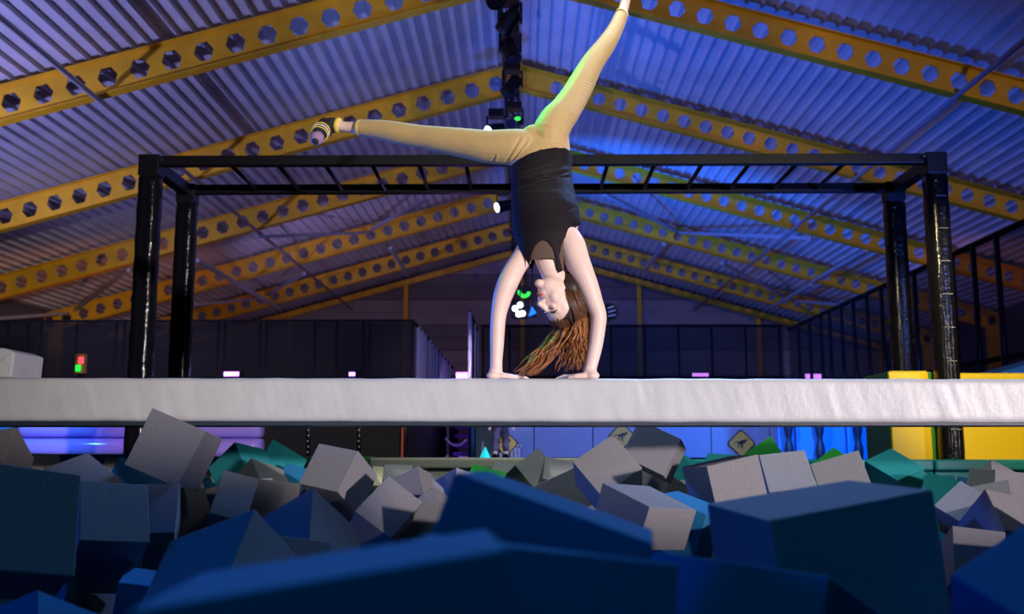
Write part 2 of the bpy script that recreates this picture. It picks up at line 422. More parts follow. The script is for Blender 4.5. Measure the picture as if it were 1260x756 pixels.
def stage_light(x, y, pan, tilt, lens, label, k=1.12):
    """moving head: base, yoke of two arms, head with lens, hung under the truss"""
    Z = TZ - .026
    t = thing('stage_light', label, 'stage light', (x, y, Z), 'stage lights on the ridge truss')
    MB().box((x - .13 * k, y - .11 * k, Z - .14 * k), (x + .13 * k, y + .11 * k, Z - .01)).build('base', M_black_steel, t, bevel=.015)
    for s in (-1, 1):
        MB().box((x + s * .15 * k - .02, y - .05 * k, Z - .40 * k), (x + s * .15 * k + .02, y + .05 * k, Z - .12 * k)).build('yoke_arm', M_black_steel, t, bevel=.012)
    c = Vector((x, y, Z - .36 * k))
    d = Vector((math.sin(pan) * math.cos(tilt), -math.cos(pan) * math.cos(tilt), -math.sin(tilt)))
    hd = MB().tube([c - d * .17 * k, c - d * .14 * k, c + d * .02 * k, c + d * .12 * k, c + d * .18 * k], [.07 * k, .105 * k, .115 * k, .125 * k, .125 * k], 14).build('head', M_black_steel, t)
    e = c + d * .181 * k
    MB().tube([e, e + d * .012], [.10 * k, .085 * k], 14).build('lens', lens, hd)
    MB().box((x - .04, y - .06, Z - .012), (x + .04, y + .06, Z)).build('clamp', M_black_steel, t)
    return t
stage_light(-.42, 13.3, .6, 1.0, M_lens_o, 'nearest black stage light at the top of the picture, hanging out to the left')
stage_light(-.18, 14.2, -2.4, .6, M_lens_o, 'second black stage light along the ridge truss, turned away')
stage_light(-.19, 15.3, .9, 1.2, M_lens_o, 'third black stage light along the ridge truss, tilted steeply down')
stage_light(-.17, 16.9, -1.2, 1.0, M_lens_o, 'fourth black stage light, in front of the second yellow rafter')
stage_light(-.15, 18.9, -.4, .45, M_lens_o, 'black stage light with green glow just above the hips')
g = at(637, 146, 18.4)
MB().ball(g, (.06, .03, .04), nu=8, nv=6).build('status_lamp', M_lens_g, [o for o in COL.objects if o.get('label', '').startswith('black stage light with green')][0])
stage_light(-.52, 19.3, -.9, .35, M_lens_w, 'stage light with white lens just left of the green one', 1.2)
stage_light(-.46, 25.4, -1.1, .3, M_lens_w, 'stage light with white lens beside the waist of the gymnast', 1.3)
stage_light(-.2, 29.0, .2, .3, M_lens_o, 'black stage light hidden behind the chest of the gymnast')
# small discharge lamp at the end of the truss: cluster of four white lenses
t = thing('lamp_cluster', 'far cluster of bright white lamps between the left arm and the face', 'stage light', at(640, 381, 33.2))
c = at(640, 381, 33.2)
MB().box((c.x - .3, c.y, c.z - .3), (c.x + .3, c.y + .2, c.z + .32)).build('housing', M_black_steel, t, bevel=.03)
MB().bar((c.x, c.y + .1, c.z + .3), (c.x, c.y + .1, TZ - .03), .05).build('drop_bar', M_black_steel, t)
for dx, dz in ((-.17, .03), (.0, .15), (.08, -.14), (-.05, -.16)):
    MB().tube([(c.x + dx, c.y + .01, c.z + dz), (c.x + dx, c.y - .04, c.z + dz)], .10, 12).build('lens', M_lens_w, t)

c = at(645, 359, 33.6)
t = thing('green_lamp', 'far hook-shaped green lamp between arm and chin above the white cluster', 'stage light', c)
MB().tube([(c.x + .17 * math.cos(a), c.y - .05, c.z + .17 * math.sin(a)) for a in [PI * (.95 + 1.0 * k / 8) for k in range(9)]], .06, 8).build('lens', M_lens_g, t)
MB().box((c.x - .2, c.y, c.z - .2), (c.x + .2, c.y + .2, c.z + .2)).build('housing', M_black_steel, t, bevel=.03)
MB().bar((c.x, c.y + .1, c.z + .2), (c.x, c.y + .1, TZ - .03), .05).build('drop_bar', M_black_steel, t)
c = at(655, 384, 33.0)
t = thing('blue_lamp', 'far blue lamp right of the white lamp cluster', 'stage light', c)
MB().prism([(c.x - .12, c.y, c.z - .16), (c.x + .14, c.y, c.z - .04), (c.x - .02, c.y, c.z + .18)], (0, -.06, 0)).build('lens', M_lens_b, t)
MB().box((c.x - .14, c.y, c.z - .17), (c.x + .15, c.y + .15, c.z + .19)).build('housing', M_black_steel, t, bevel=.02)
MB().bar((c.x, c.y + .08, c.z + .18), (c.x, c.y + .08, TZ - .03), .05).build('drop_bar', M_black_steel, t)

# ================================================================== monkey-bar rig
def sleeve(cx, cy, z0, z1, seed):
    r = random.Random(seed); vs = []; nz = 46; nk = 32; hw = .086
    for j in range(nz + 1):
        zz = z0 + (z1 - z0) * j / nz
        for k in range(nk):
            t = 2 * PI * k / nk
            cx_, sy_ = math.cos(t), math.sin(t); p = 2.7
            rr = hw / ((abs(cx_) ** p + abs(sy_) ** p) ** (1 / p))
            rr *= 1 + .035 * noise.noise(Vector((t * 1.1 + seed, zz * 9, seed))) + .02 * math.sin(zz * 25 + seed) * (abs(cx_ * sy_) * 2)
            rr *= 1 - .10 * math.exp(-(cx_ / .16) ** 2)       # lengthwise hollow between the two foam lobes
            vs.append((cx + rr * cx_, cy + rr * sy_, zz))
    fs = [(j * nk + k, j * nk + (k + 1) % nk, (j + 1) * nk + (k + 1) % nk, (j + 1) * nk + k) for j in range(nz) for k in range(nk)]
    fs += [tuple(reversed(range(nk))), tuple(range(nz * nk, nz * nk + nk))]
    return MB().add(vs, fs)
FXL, FXR, FY, BY, FZ = -2.86, 3.15, 7.42, 8.26, 2.365
rig = thing('monkey_bar_rig', 'black monkey-bar rig standing behind the white beam on four padded posts', 'climbing frame', (0, 7.8, 0))
for i, (x, y) in enumerate(((FXL, FY), (FXR, FY), (FXL, BY), (FXR, BY))):
    p = MB().box((x - .06, y - .06, .0), (x + .06, y + .06, FZ)).build('post', M_black_steel, rig, bevel=.006)
    sl = sleeve(x + (.0 if x < 0 else .0), y, .02, 2.19, i * 7 + 3).build('padded_sleeve', M_sleeve, p, smooth=True)
    MB().box((x - .078, y - .068, FZ - .16), (x + .078, y + .068, FZ + .004)).build('head_bracket', M_black_steel, p, bevel=.006)
    for z in ([2.02 - .25 * k for k in range(8)] if i == 1 else []):
        MB().tube([(x - .03, y - .086, z), (x, y - .082, z + .004), (x + .045, y - .087, z)], .0022, 5).build('lacing_tie', M_grey_steel, p)
    s = 1 if x < 0 else -1
    MB().tube([(x + s * .095, y - .06, FZ - .035), (x + s * .095, y - .072, FZ - .035)], [.014, .010], 8).build('bolt', M_chrome, p)
    MB().tube([(x + s * .03, y - .088, FZ - .13 - .1), (x + s * .03, y - .094, FZ - .13 - .1)], [.012, .008], 8).build('bolt', M_chrome, p)
for y in (FY, BY):
    MB().box((FXL, y - .04, FZ - .075), (FXR, y + .04, FZ)).build('cross_beam', M_black_steel, rig, bevel=.005)
for x in (FXL, FXR):
    MB().box((x - .045, FY, FZ - .10), (x + .045, BY, FZ - .005)).build('side_beam', M_black_steel, rig, bevel=.005)
for k in range(14):
    x = (307 + 54.3 * k - 643) / 1225 * BY
    MB().tube([(x, FY, FZ - .045), (x, BY, FZ - .045)], .017, 8).build('rung', M_black_steel, rig, smooth=True)

# ================================================================== balance beam
BF, BB, BZ0, BZ1 = 3.75, 4.07, .225, .389
bm_t = thing('balance_beam', 'long white padded balance beam crossing over the foam pit', 'balance beam', (0, 3.9, .3))
def beam_skin():
    nx = 760; X0, X1 = -3.69, 3.69
    sec = []                                      # rounded rectangle, counter-clockwise from front bottom
    r = .016
    for cx, cz, a0 in ((BF + r, BZ1 - r, 180), (BB - r, BZ1 - r, 90), (BB - r, BZ0 + r, 0), (BF + r, BZ0 + r, -90)):
        for q in range(4):
            a = math.radians(a0 - q * 30); sec.append((cx + r * math.cos(a), cz + r * math.sin(a)))
    front = [(BF, BZ0 + r + (BZ1 - BZ0 - 2 * r) * q / 9) for q in range(1, 9)]
    sec = sec + front
    ns = len(sec); vs = []
    for i in range(nx + 1):
        x = X0 + (X1 - X0) * i / nx
        tilt = -.0022 * x
        for (y, z) in sec:
            f = 1 if y < BF + .02 else .25
            zz = (z - BZ0) / (BZ1 - BZ0)
            xs = x + .05 * zz + .03 * noise.noise(Vector((x * 4, 7, 2)))
            k1 = .5 + .5 * noise.noise(Vector((x * 1.7, 3, 4)))
            n1 = noise.noise(Vector((xs * 17, zz * .55, 1.7))) * .0042 * k1
            n2 = (abs(noise.noise(Vector((xs * 38, zz * .8, 5.1)))) - .25) * -.0045 * k1
            n3 = noise.noise(Vector((x * 3, 0, 9.1))) * .003
            vs.append((x, y + f * (n1 + n2 + n3) + .012 * (-x / 3.7), z + tilt + (.0025 * noise.noise(Vector((x * 8, zz, 3))) if f == 1 else 0)))
    fs = [(i * ns + k, i * ns + (k + 1) % ns, (i + 1) * ns + (k + 1) % ns, (i + 1) * ns + k) for i in range(nx) for k in range(ns)]
    fs += [tuple(range(ns)), tuple(reversed(range(nx * ns, nx * ns + ns)))]
    return MB().add(vs, fs)
beam_skin().build('vinyl_cover', M_white_vinyl, bm_t, smooth=True)
MB().box((-3.69, BF + .012, BZ0 - .012), (3.69, BB - .012, BZ0 + .004)).build('base_board', M_dark_vinyl, bm_t)
for s in (-1, 1):
    MB().box((s * 3.695 - .3, BF + .05, -1.0), (s * 3.695 + .3 if s < 0 else 3.695, BB - .05, BZ0 - .01)).build('support_post', M_dark_vinyl, bm_t) if s > 0 else \
    MB().box((-3.695, BF + .05, -1.0), (-3.395, BB - .05, BZ0 - .01)).build('support_post', M_dark_vinyl, bm_t)

# white padded block lying on the left end of the beam
p = at(26, 434, 3.86)
m = MB(); nx = 16
wb = MB().prism([(-2.62, 3.80, .397), (p.x, 3.80, .397), (p.x + .005, 3.80, p.z - .004), (-2.0, 3.80, p.z + .012), (-2.62, 3.80, p.z + .016)], (0, .24, 0)).build('padded_block', M_white_vinyl, bevel=.008)
tag(wb, 'white padded block lying on the far left end of the beam', 'padded block')
MB().tube([(p.x - .01, 3.797, p.z - .01), (p.x - .05, 3.795, p.z - .05), (p.x - .12, 3.797, .40)], .0035, 5).build('seam', M_white_vinyl, wb)
# ================================================================== pit edge pads
def pad(name, x0, x1, zt, m, label, m2=None):
    t = thing(name, label, 'pit pad', ((x0 + x1) / 2, 7.15, 0), 'padded edges along the far side of the pit')
    MB().box((x0, 7.0, zt - .075), (x1, 7.32, zt)).build('top_pad', m, t, bevel=.018, seg=3)
    MB().box((x0, 7.015, zt - .36), (x1, 7.05, zt - .082)).build('face_pad', m2 or m, t, bevel=.010)
def xp(px, Y): return at(px, 500, Y).x
pad('pit_pad', -3.68, xp(166, 7.0), .095, M_blue_v, 'blue edge pad of the pit beneath the violet bolster')
pad('pit_pad', xp(167, 7.0), xp(455, 7.0), .075, M_green_v, 'dark green edge pad of the pit left of the beige one', M_beige_v)
pad('pit_pad', xp(456, 7.0), xp(655, 7.0), .068, M_beige_v, 'beige edge pad of the pit below the purple steps')
pad('pit_pad', xp(656, 7.0), xp(846, 7.0), .066, M_beige_v, 'beige edge pad of the pit below the middle of the pale blue barrier')
pad('pit_pad', xp(847, 7.0), xp(1145, 7.0), .056, M_teal_v, 'teal edge pad of the pit left of the right front post')
pad('pit_pad', xp(1147, 7.0), 3.68, .056, M_teal_v, 'teal edge pad of the pit in front of the right yellow box')

# ================================================================== soft play boxes on the right
def soft_box(x0, x1, y0, y1, h, label, piping=True):
    t = thing('soft_play_box', label, 'soft play box', ((x0 + x1) / 2, (y0 + y1) / 2, 0), 'yellow and green soft play boxes')
    b = MB().box((x0, y0 + .015, 0), (x1, y1, h)).build('body', M_green_v, t, bevel=.012)
    MB().box((x0 + .005, y0, .01), (x1 - .045, y0 + .03, h - .004)).build('front_panel', M_yellow_v, t, bevel=.010)
    MB().box((x0 + .02, y0 + .03, h - .004), (x1 - .045, y0 + .07, h + .006)).build('top_edge', M_yellow_v, t, bevel=.004)
X1 = xp(1095, 7.53); X2 = xp(1152, 7.53)
soft_box(X1, X2, 7.53, 8.09, at(1100, 457.5, 7.53).z, 'narrow yellow soft play box with green sides left of the right front post')
soft_box(X2 + .03, X2 + 1.6, 7.53, 8.09, at(1200, 460, 7.53).z, 'wide yellow soft play box right of the right front post')
a = at(1203, 463, 9.7); b = at(1262, 446, 9.7)
wd = MB().prism([(a.x - .1, 9.62, 0), (a.x - .1, 9.62, a.z - .05), (b.x + .6, 9.62, b.z + .15), (b.x + .6, 9.62, 0)], (0, .9, 0)).build('soft_wedge', M_blue_v, bevel=.012)
tag(wd, 'bright blue sloping soft wedge rising behind the right yellow box', 'soft wedge')

# ================================================================== blue padded partition, barrier and warning signs
x0, x1 = xp(955, 12.6), xp(1070, 12.6)
t = thing('padded_partition', 'bright blue padded partition with dark spindle uprights', 'partition', ((x0 + x1) / 2, 12.6, 0))
cuts = [955, 977, 1008, 1040, 1075]
for q in range(4):
    a, b = xp(cuts[q], 12.6), xp(cuts[q + 1], 12.6)
    MB().box((a + .01, 12.6, 0), (b - .01, 12.72, .80)).build('pad', M_panel_bb, t, bevel=.02)
for px in (970, 1008, 1055):
    x = xp(px, 12.45); pts = []; rr = []
    for q in range(17):
        z = .80 * q / 16; pts.append((x, 12.48, z)); rr.append(.028 + .030 * abs(math.sin(2 * PI * z / .62 + .5)))
    MB().tube(pts, rr, 12).build('spindle', M_dark_vinyl, t, smooth=True)
t = thing('barrier_wall', 'low pale blue barrier wall of upright boards behind the pit', 'barrier', (1.5, 14.1, 0))
for a, b in zip([585, 657, 729, 802, 874, 946], [657, 729, 802, 874, 946, 985]):
    MB().box((xp(a, 14) + .006, 14.0, .02), (xp(b, 14) - .006, 14.05, .74)).build('board', M_panel_b, t, bevel=.006)
MB().box((xp(585, 14), 14.05, 0), (xp(985, 14), 14.12, .76)).build('backing', M_black_matt, t)
MB().box((xp(585, 14), 13.98, .74), (xp(985, 14), 14.12, .77)).build('top_rail', M_black_steel, t)

ROO = [(-.62, .10), (-.46, .16), (-.30, .13), (-.12, .20), (.10, .30), (.28, .26), (.44, .34), (.50, .48), (.56, .34), (.66, .26), (.62, .18), (.46, .16), (.38, .02), (.44, -.10), (.36, -.08), (.26, .04), (.14, -.02), (.18, -.20), (.02, -.34), (.20, -.40), (.24, -.46), (-.02, -.46), (-.10, -.34), (-.02, -.18), (-.14, -.06), (-.26, -.14), (-.30, -.30), (-.40, -.44), (-.48, -.40), (-.38, -.22), (-.36, -.02), (-.50, .06), (-.66, .04), (-.86, -.12), (-.90, -.08), (-.76, .06)]
def warning_sign(px, py, Y, hd, label, stand=False):
    c = at(px, py, Y)
    t = thing('warning_sign', label, 'sign', c, 'diamond kangaroo warning signs')
    def diamond(r, cr):
        out = []
        for k in range(4):
            a = math.radians(90 * k); cx, cz = math.cos(a) * (r - cr * 1.41), math.sin(a) * (r - cr * 1.41)
            for j in range(-2, 3):
                b = a + math.radians(22.5 * j); out.append((c.x + cx + cr * math.cos(b), cz + c.z + cr * math.sin(b)))
        return out
    MB().prism([(x, Y - .012, z) for x, z in diamond(hd, hd * .18)], (0, .02, 0)).build('plate', M_sign_d, t)
    MB().prism([(x, Y - .018, z) for x, z in diamond(hd * .88, hd * .16)], (0, .006, 0)).build('face', M_sign_y, t)
    m = MB(); P = [Vector((c.x + u * hd * .62, Y - .0185, c.z + v * hd * .72 + hd * .02)) for u, v in ROO]
    m.prism(P, (0, -.004, 0)); m.build('kangaroo_symbol', M_sign_d, t)
    if stand:
        m = MB()
        for k in range(6): m.box((c.x - .08 + k * .05, Y, .0), (c.x - .05 + k * .05, Y + .03, .18))
        m.box((c.x - .08, Y, .16), (c.x + .23, Y + .03, .20)); m.build('stand', M_grey_steel, t)
    return t
warning_sign(622, 546, 13.75, .185, 'yellow diamond kangaroo sign beside the standing person', True)
warning_sign(765, 537, 13.97, .20, 'diamond kangaroo sign half hidden behind the tilted foam cubes')
warning_sign(912, 546, 13.97, .205, 'dim diamond kangaroo sign above the right foam cubes')

# glowing cone
c = at(597, 564, 13.2)
tag(MB().tube([(c.x, 13.2, .0), (c.x, 13.2, .165)], [.083, .004], 4).build('marker_cone', M_led_c), 'small glowing turquoise cone on the floor by the person', 'cone')

# ================================================================== violet bolsters at the left
t = thing('padded_bolster', 'glossy violet double-roll bolster lit purple at the left behind the pit', 'bolster', (-3.4, 8.9, 0))
def roll(x0, x1, zc, ry, rz, name):
    n = 28; m = MB(); vs = []; st = [(x0, .55), (x0 + .02, .85), (x0 + .06, 1), (x1 - .06, 1), (x1 - .02, .85), (x1, .55)]
    for x, k in st:
        for q in range(n):
            a = 2 * PI * q / n; cx, sz = math.cos(a), math.sin(a); p = 3.0
            r = 1 / ((abs(cx) ** p + abs(sz) ** p) ** (1 / p))
            vs.append((x, 8.95 + k * ry * r * cx, zc + (k * .3 + .7) * rz * r * sz))
    fs = [(i * n + q, i * n + (q + 1) % n, (i + 1) * n + (q + 1) % n, (i + 1) * n + q) for i in range(5) for q in range(n)] + [tuple(range(n)), tuple(reversed(range(5 * n, 6 * n)))]
    m.add(vs, fs).build(name, M_violet_v, t, smooth=True)
xa, xb = xp(19, 8.8), xp(319, 8.8)
roll(xa, xb, .145, .15, .085, 'lower_roll'); roll(xa, xb, .36, .14, .13, 'upper_roll')
MB().box((xa - .6, 8.85, 0), (xa - .02, 9.1, .45)).build('end_block', M_blue_v, t, bevel=.02)
MB().box((xa, 8.8, 0), (xb, 9.1, .06)).build('plinth', M_black_matt, t)

# ================================================================== fences
def fence(name, label, segs, zt, posts, zb=.0, rails=(), net=None, panels=(), post_w=.05, post_m=None, z_low=.12, netm=None):
    """segs = list of (x, y) corners; posts = list of (x, y)"""
    c = segs[0]
    t = thing(name, label, 'fence', (c[0], c[1], 0), 'black net fences around the arena')
    for (ax, ay), (bx, by) in zip(segs[:-1], segs[1:]):
        for zr in (zt,) + tuple(rails):
            MB().bar((ax, ay, zr), (bx, by, zr), .05, .06).build('rail', M_black_matt, t)
        if netm:
            d = Vector((by - ay, -(bx - ax), 0)).normalized() * .004
            MB().prism([(ax + d.x, ay + d.y, z_low), (bx + d.x, by + d.y, z_low), (bx + d.x, by + d.y, zt - .04), (ax + d.x, ay + d.y, zt - .04)], (d.x, d.y, 0)).build('net', netm, t)
    for q in posts:
        MB().tube([(q[0], q[1], zb), (q[0], q[1], zt)], post_w / 2, 10).build('post', post_m or M_black_steel, t, smooth=True)
    return t
XR = 5.95
posts = [(XR, XR * 1225 / (px - 643)) for px in (984, 998, 1012, 1023, 1038, 1053, 1070, 1088, 1106, 1130, 1178, 1205, 1235, 1275)]
fence('net_fence', 'long dark net fence receding along the right side with amber light behind', [(XR, 9.5), (XR, 22.2)], 2.80, posts, rails=(1.25,), netm=M_net, post_w=.075)
YB = 22.2
fence('net_fence', 'far dark net fence with thin posts across the hall behind the right arm', [(xp(592, YB), YB), (XR - .12, YB)], 2.88, [(xp(px, YB), YB) for px in (594, 627, 712, 753, 795, 837, 878, 920, 962)], rails=(1.72,), netm=M_net)
YL = 20.0
tl = fence('net_fence', 'dark net fence with close posts across the left behind the rig', [(-12.5, YL), (xp(508, YL), YL)], 2.72, [(xp(px, YL), YL) for px in (-60, 3, 28, 45, 89, 138, 148, 205, 265, 273, 317, 325, 385, 412, 445, 453, 507)], rails=(1.56,), netm=M_net3)
for a, b, z1 in ((-90, 38, 2.42), (118, 160, 2.35), (275, 316, 2.46), (410, 455, 2.48), (160, 204, 2.2)):
    MB().box((xp(a, YL + .06), YL + .04, .1), (xp(b, YL + .06), YL + .08, z1)).build('dark_panel', M_black_matt, tl)
XL = xp(508, YL)
M_pale_steel = mat('pale_steel', (.42, .40, .50), .4, .3)
fence('lane_fence', 'pale slatted lane fence running away from the corner of the left net fence', [(XL, YL + .1), (XL, 31.5)], 2.70, [(XL + .01, 2.2 * 1225 / (643 - px)) for px in (513, 517, 521, 527, 531, 535, 540, 544, 548, 552)], post_w=.10, post_m=M_pale_steel)
XM = -.99
fence('lane_fence', 'short black gate panel with a bright steel upright left of the left arm', [(XM, 18.7), (XM, 21.6)], 2.72, [(XM, 18.7), (XM, 20.4), (XM, 21.6)], post_w=.07, post_m=M_pale_steel, netm=M_net2)
# low dark barrier under the left half of the beam
yl = 12.0
lb = fence('low_barrier', 'low black net barrier under the left half of the beam', [(xp(318, yl), yl), (xp(500, yl), yl)], .86, [(xp(px, yl), yl) for px in (320, 381, 443, 499)], netm=mat('barrier_black', (.004, .004, .006), .9), z_low=0, post_w=.06)
for px in (320, 381, 443):
    for k in range(7): MB().ball((xp(px, yl) + (.004 if k % 2 else -.004), yl - .034, .10 + .065 * k), .008, nu=6, nv=4).build('light_speck', M_white, lb)  # white beads stand in for dotted specks of light on the posts
MB().box((xp(495, yl), yl - .05, 0), (xp(497.5, yl), yl - .02, .84)).build('red_strip', mat('dull_red', (.30, .05, .03), .6), lb)
MB().box((xp(500, yl), yl, 0), (xp(503, yl), yl + 6, .86)).build('return_panel', M_black_matt, lb)

# purple steps
t = thing('stair_steps', 'purple lit steps between black uprights under the middle of the beam', 'steps', (xp(567, 17), 17, 0))
xa, xb = xp(557.5, 17), xp(577.5, 17)
M_purple = mat('purple_vinyl', (.30, .09, .75), .4)
for k, z in enumerate((.02, .17, .33, .48, .63)):
    MB().box((xa, 17 + .22 * k, z), (xb, 17.3 + .22 * k, z + .07)).build('step', M_purple, t, bevel=.008)
for x in (xa - .03, xb + .03):
    MB().box((x - .03, 16.95, 0), (x + .03, 18.4, .9)).build('side_board', M_black_matt, t)
MB().tube([(xp(575 - 27 * k / 8, 16.6), 16.6, .30 - .12 * math.sin(PI * k / 8) + .02 * k / 8) for k in range(9)], .02, 6).build('rope', mat('pale_rope', (.6, .4, .55), .7), t, smooth=True)
MB().tube([(xp(582, 16.6), 16.6, 0), (xp(582, 16.6), 16.6, .9)], .035, 8).build('pole', mat('teal_pole', (.03, .18, .22), .4), t)
point('violet_lamp', (xp(567, 15.6), 15.7, .75), (.45, .15, 1), 7, .05)

# LED bars on a low lighting rail
lr = thing('lighting_rail', 'low black rail across the hall carrying violet light bars', 'rail', (0, 23.2, 0))
MB().bar((-9, 23.2, 1.72), (-2.40, 23.2, 1.72), .06).build('rail', M_black_steel, lr); MB().bar((-2.0, 23.2, 1.72), (7.5, 23.2, 1.72), .06).build('rail', M_black_steel, lr)
for x in (-9, -4.5, -2.40, -2.0, 3.5, 7.5):
    MB().bar((x, 23.2, 0), (x, 23.2, 1.72), .05).build('post', M_black_steel, lr)
for (a, b, z0, z1), lab in (((275, 294, 458.5, 463), 'violet light bar right of the left rear post'), ((429, 437, 459, 464), 'tiny violet light left of the lane fence'),
        ((561, 577, 459, 464), 'bright violet light bar at the end of the fenced lane'), ((852, 872, 460, 464), 'violet light bar right of the right hand'),
        ((991, 997, 461, 464), 'small violet light left of the yellow box'), ((1000, 1011, 461, 464), 'violet light bar left of the yellow box')):
    yl_ = 19.898 if a < 500 else 23.12; zb = 1.591 if a < 500 else 1.75
    p, q = at(a, z1, yl_ - .02), at(b, z0, yl_ - .02)
    t = thing('light_bar', lab, 'light', ((p.x + q.x) / 2, yl_, zb), 'violet light bars on the low rail')
    MB().box((p.x, yl_, zb), (q.x, yl_ + .09, max(q.z, zb + .02) + .02)).build('housing', M_black_steel, t)
    n = max(2, int((q.x - p.x) / .055)); wdt = (q.x - p.x) / n
    for k in range(n):
        MB().box((p.x + k * wdt + .006, yl_ - .02, zb + .005), (p.x + (k + 1) * wdt - .006, yl_, max(q.z, zb + .02) + .01)).build('lens', M_led_v, t)

# traffic-light signal on a post at the left
c = at(98, 449, 12.5)
t = thing('signal_light', 'small signal lamp showing red over green at the far left', 'signal light', (c.x, 12.5, 0))
MB().box((c.x - .065, 12.5, c.z - .11), (c.x + .05, 12.6, c.z + .14)).build('housing', mat('ochre_housing', (.30, .17, .05), .6), t, bevel=.01)
for z, x, mm, nm in ((.055, .02, M_red, 'red_lamp'), (-.045, -.012, M_green, 'green_lamp')):
    MB().box((c.x + x - .032, 12.47, c.z + z - .042), (c.x + x + .032, 12.5, c.z + z + .042)).build(nm, mm, t, bevel=.014, seg=3)
MB().bar((c.x, 12.58, 0), (c.x, 12.58, c.z - .1), .06).build('post', M_black_steel, t)
# small red ring lamp and round fan on the far fence
c = at(717, 427, YB - .10)
t = thing('ring_lamp', 'small red ring lamp on the far fence beside the hair', 'lamp', c)
pts = [(c.x + .085 * math.cos(PI * k / 3), c.y, c.z + .10 * math.sin(PI * k / 3)) for k in range(7)]
MB().tube(pts, .022, 6, cap=False).build('ring', M_red, t)
MB().bar((c.x, c.y + .03, c.z), (c.x, c.y + .055, c.z), .03).build('bracket', M_black_steel, t)
c = at(749, 384, YB - .2)
t = thing('wall_fan', 'round black fan with cream blades on the far fence right of the elbow', 'fan', c)
MB().tube([(c.x + .19 * math.cos(PI * k / 8), c.y, c.z + .19 * math.sin(PI * k / 8)) for k in range(17)], .03, 6, cap=False).build('ring', M_black_steel, t)
MB().tube([(c.x, c.y + .02, c.z), (c.x, c.y + .10, c.z)], [.18, .12], 16).build('motor_case', M_black_matt, t)
for k in range(3):
    MB().bar((c.x - .02, c.y - .01, c.z - .10 + .09 * k), (c.x + .15, c.y - .01, c.z - .06 + .10 * k), .012, .035).build('blade', mat('cream_blade', (.6, .52, .38), .5), t)
MB().bar((c.x, c.y + .1, c.z), (c.x, c.y + .1, 2.88), .05).build('bracket', M_black_steel, t)

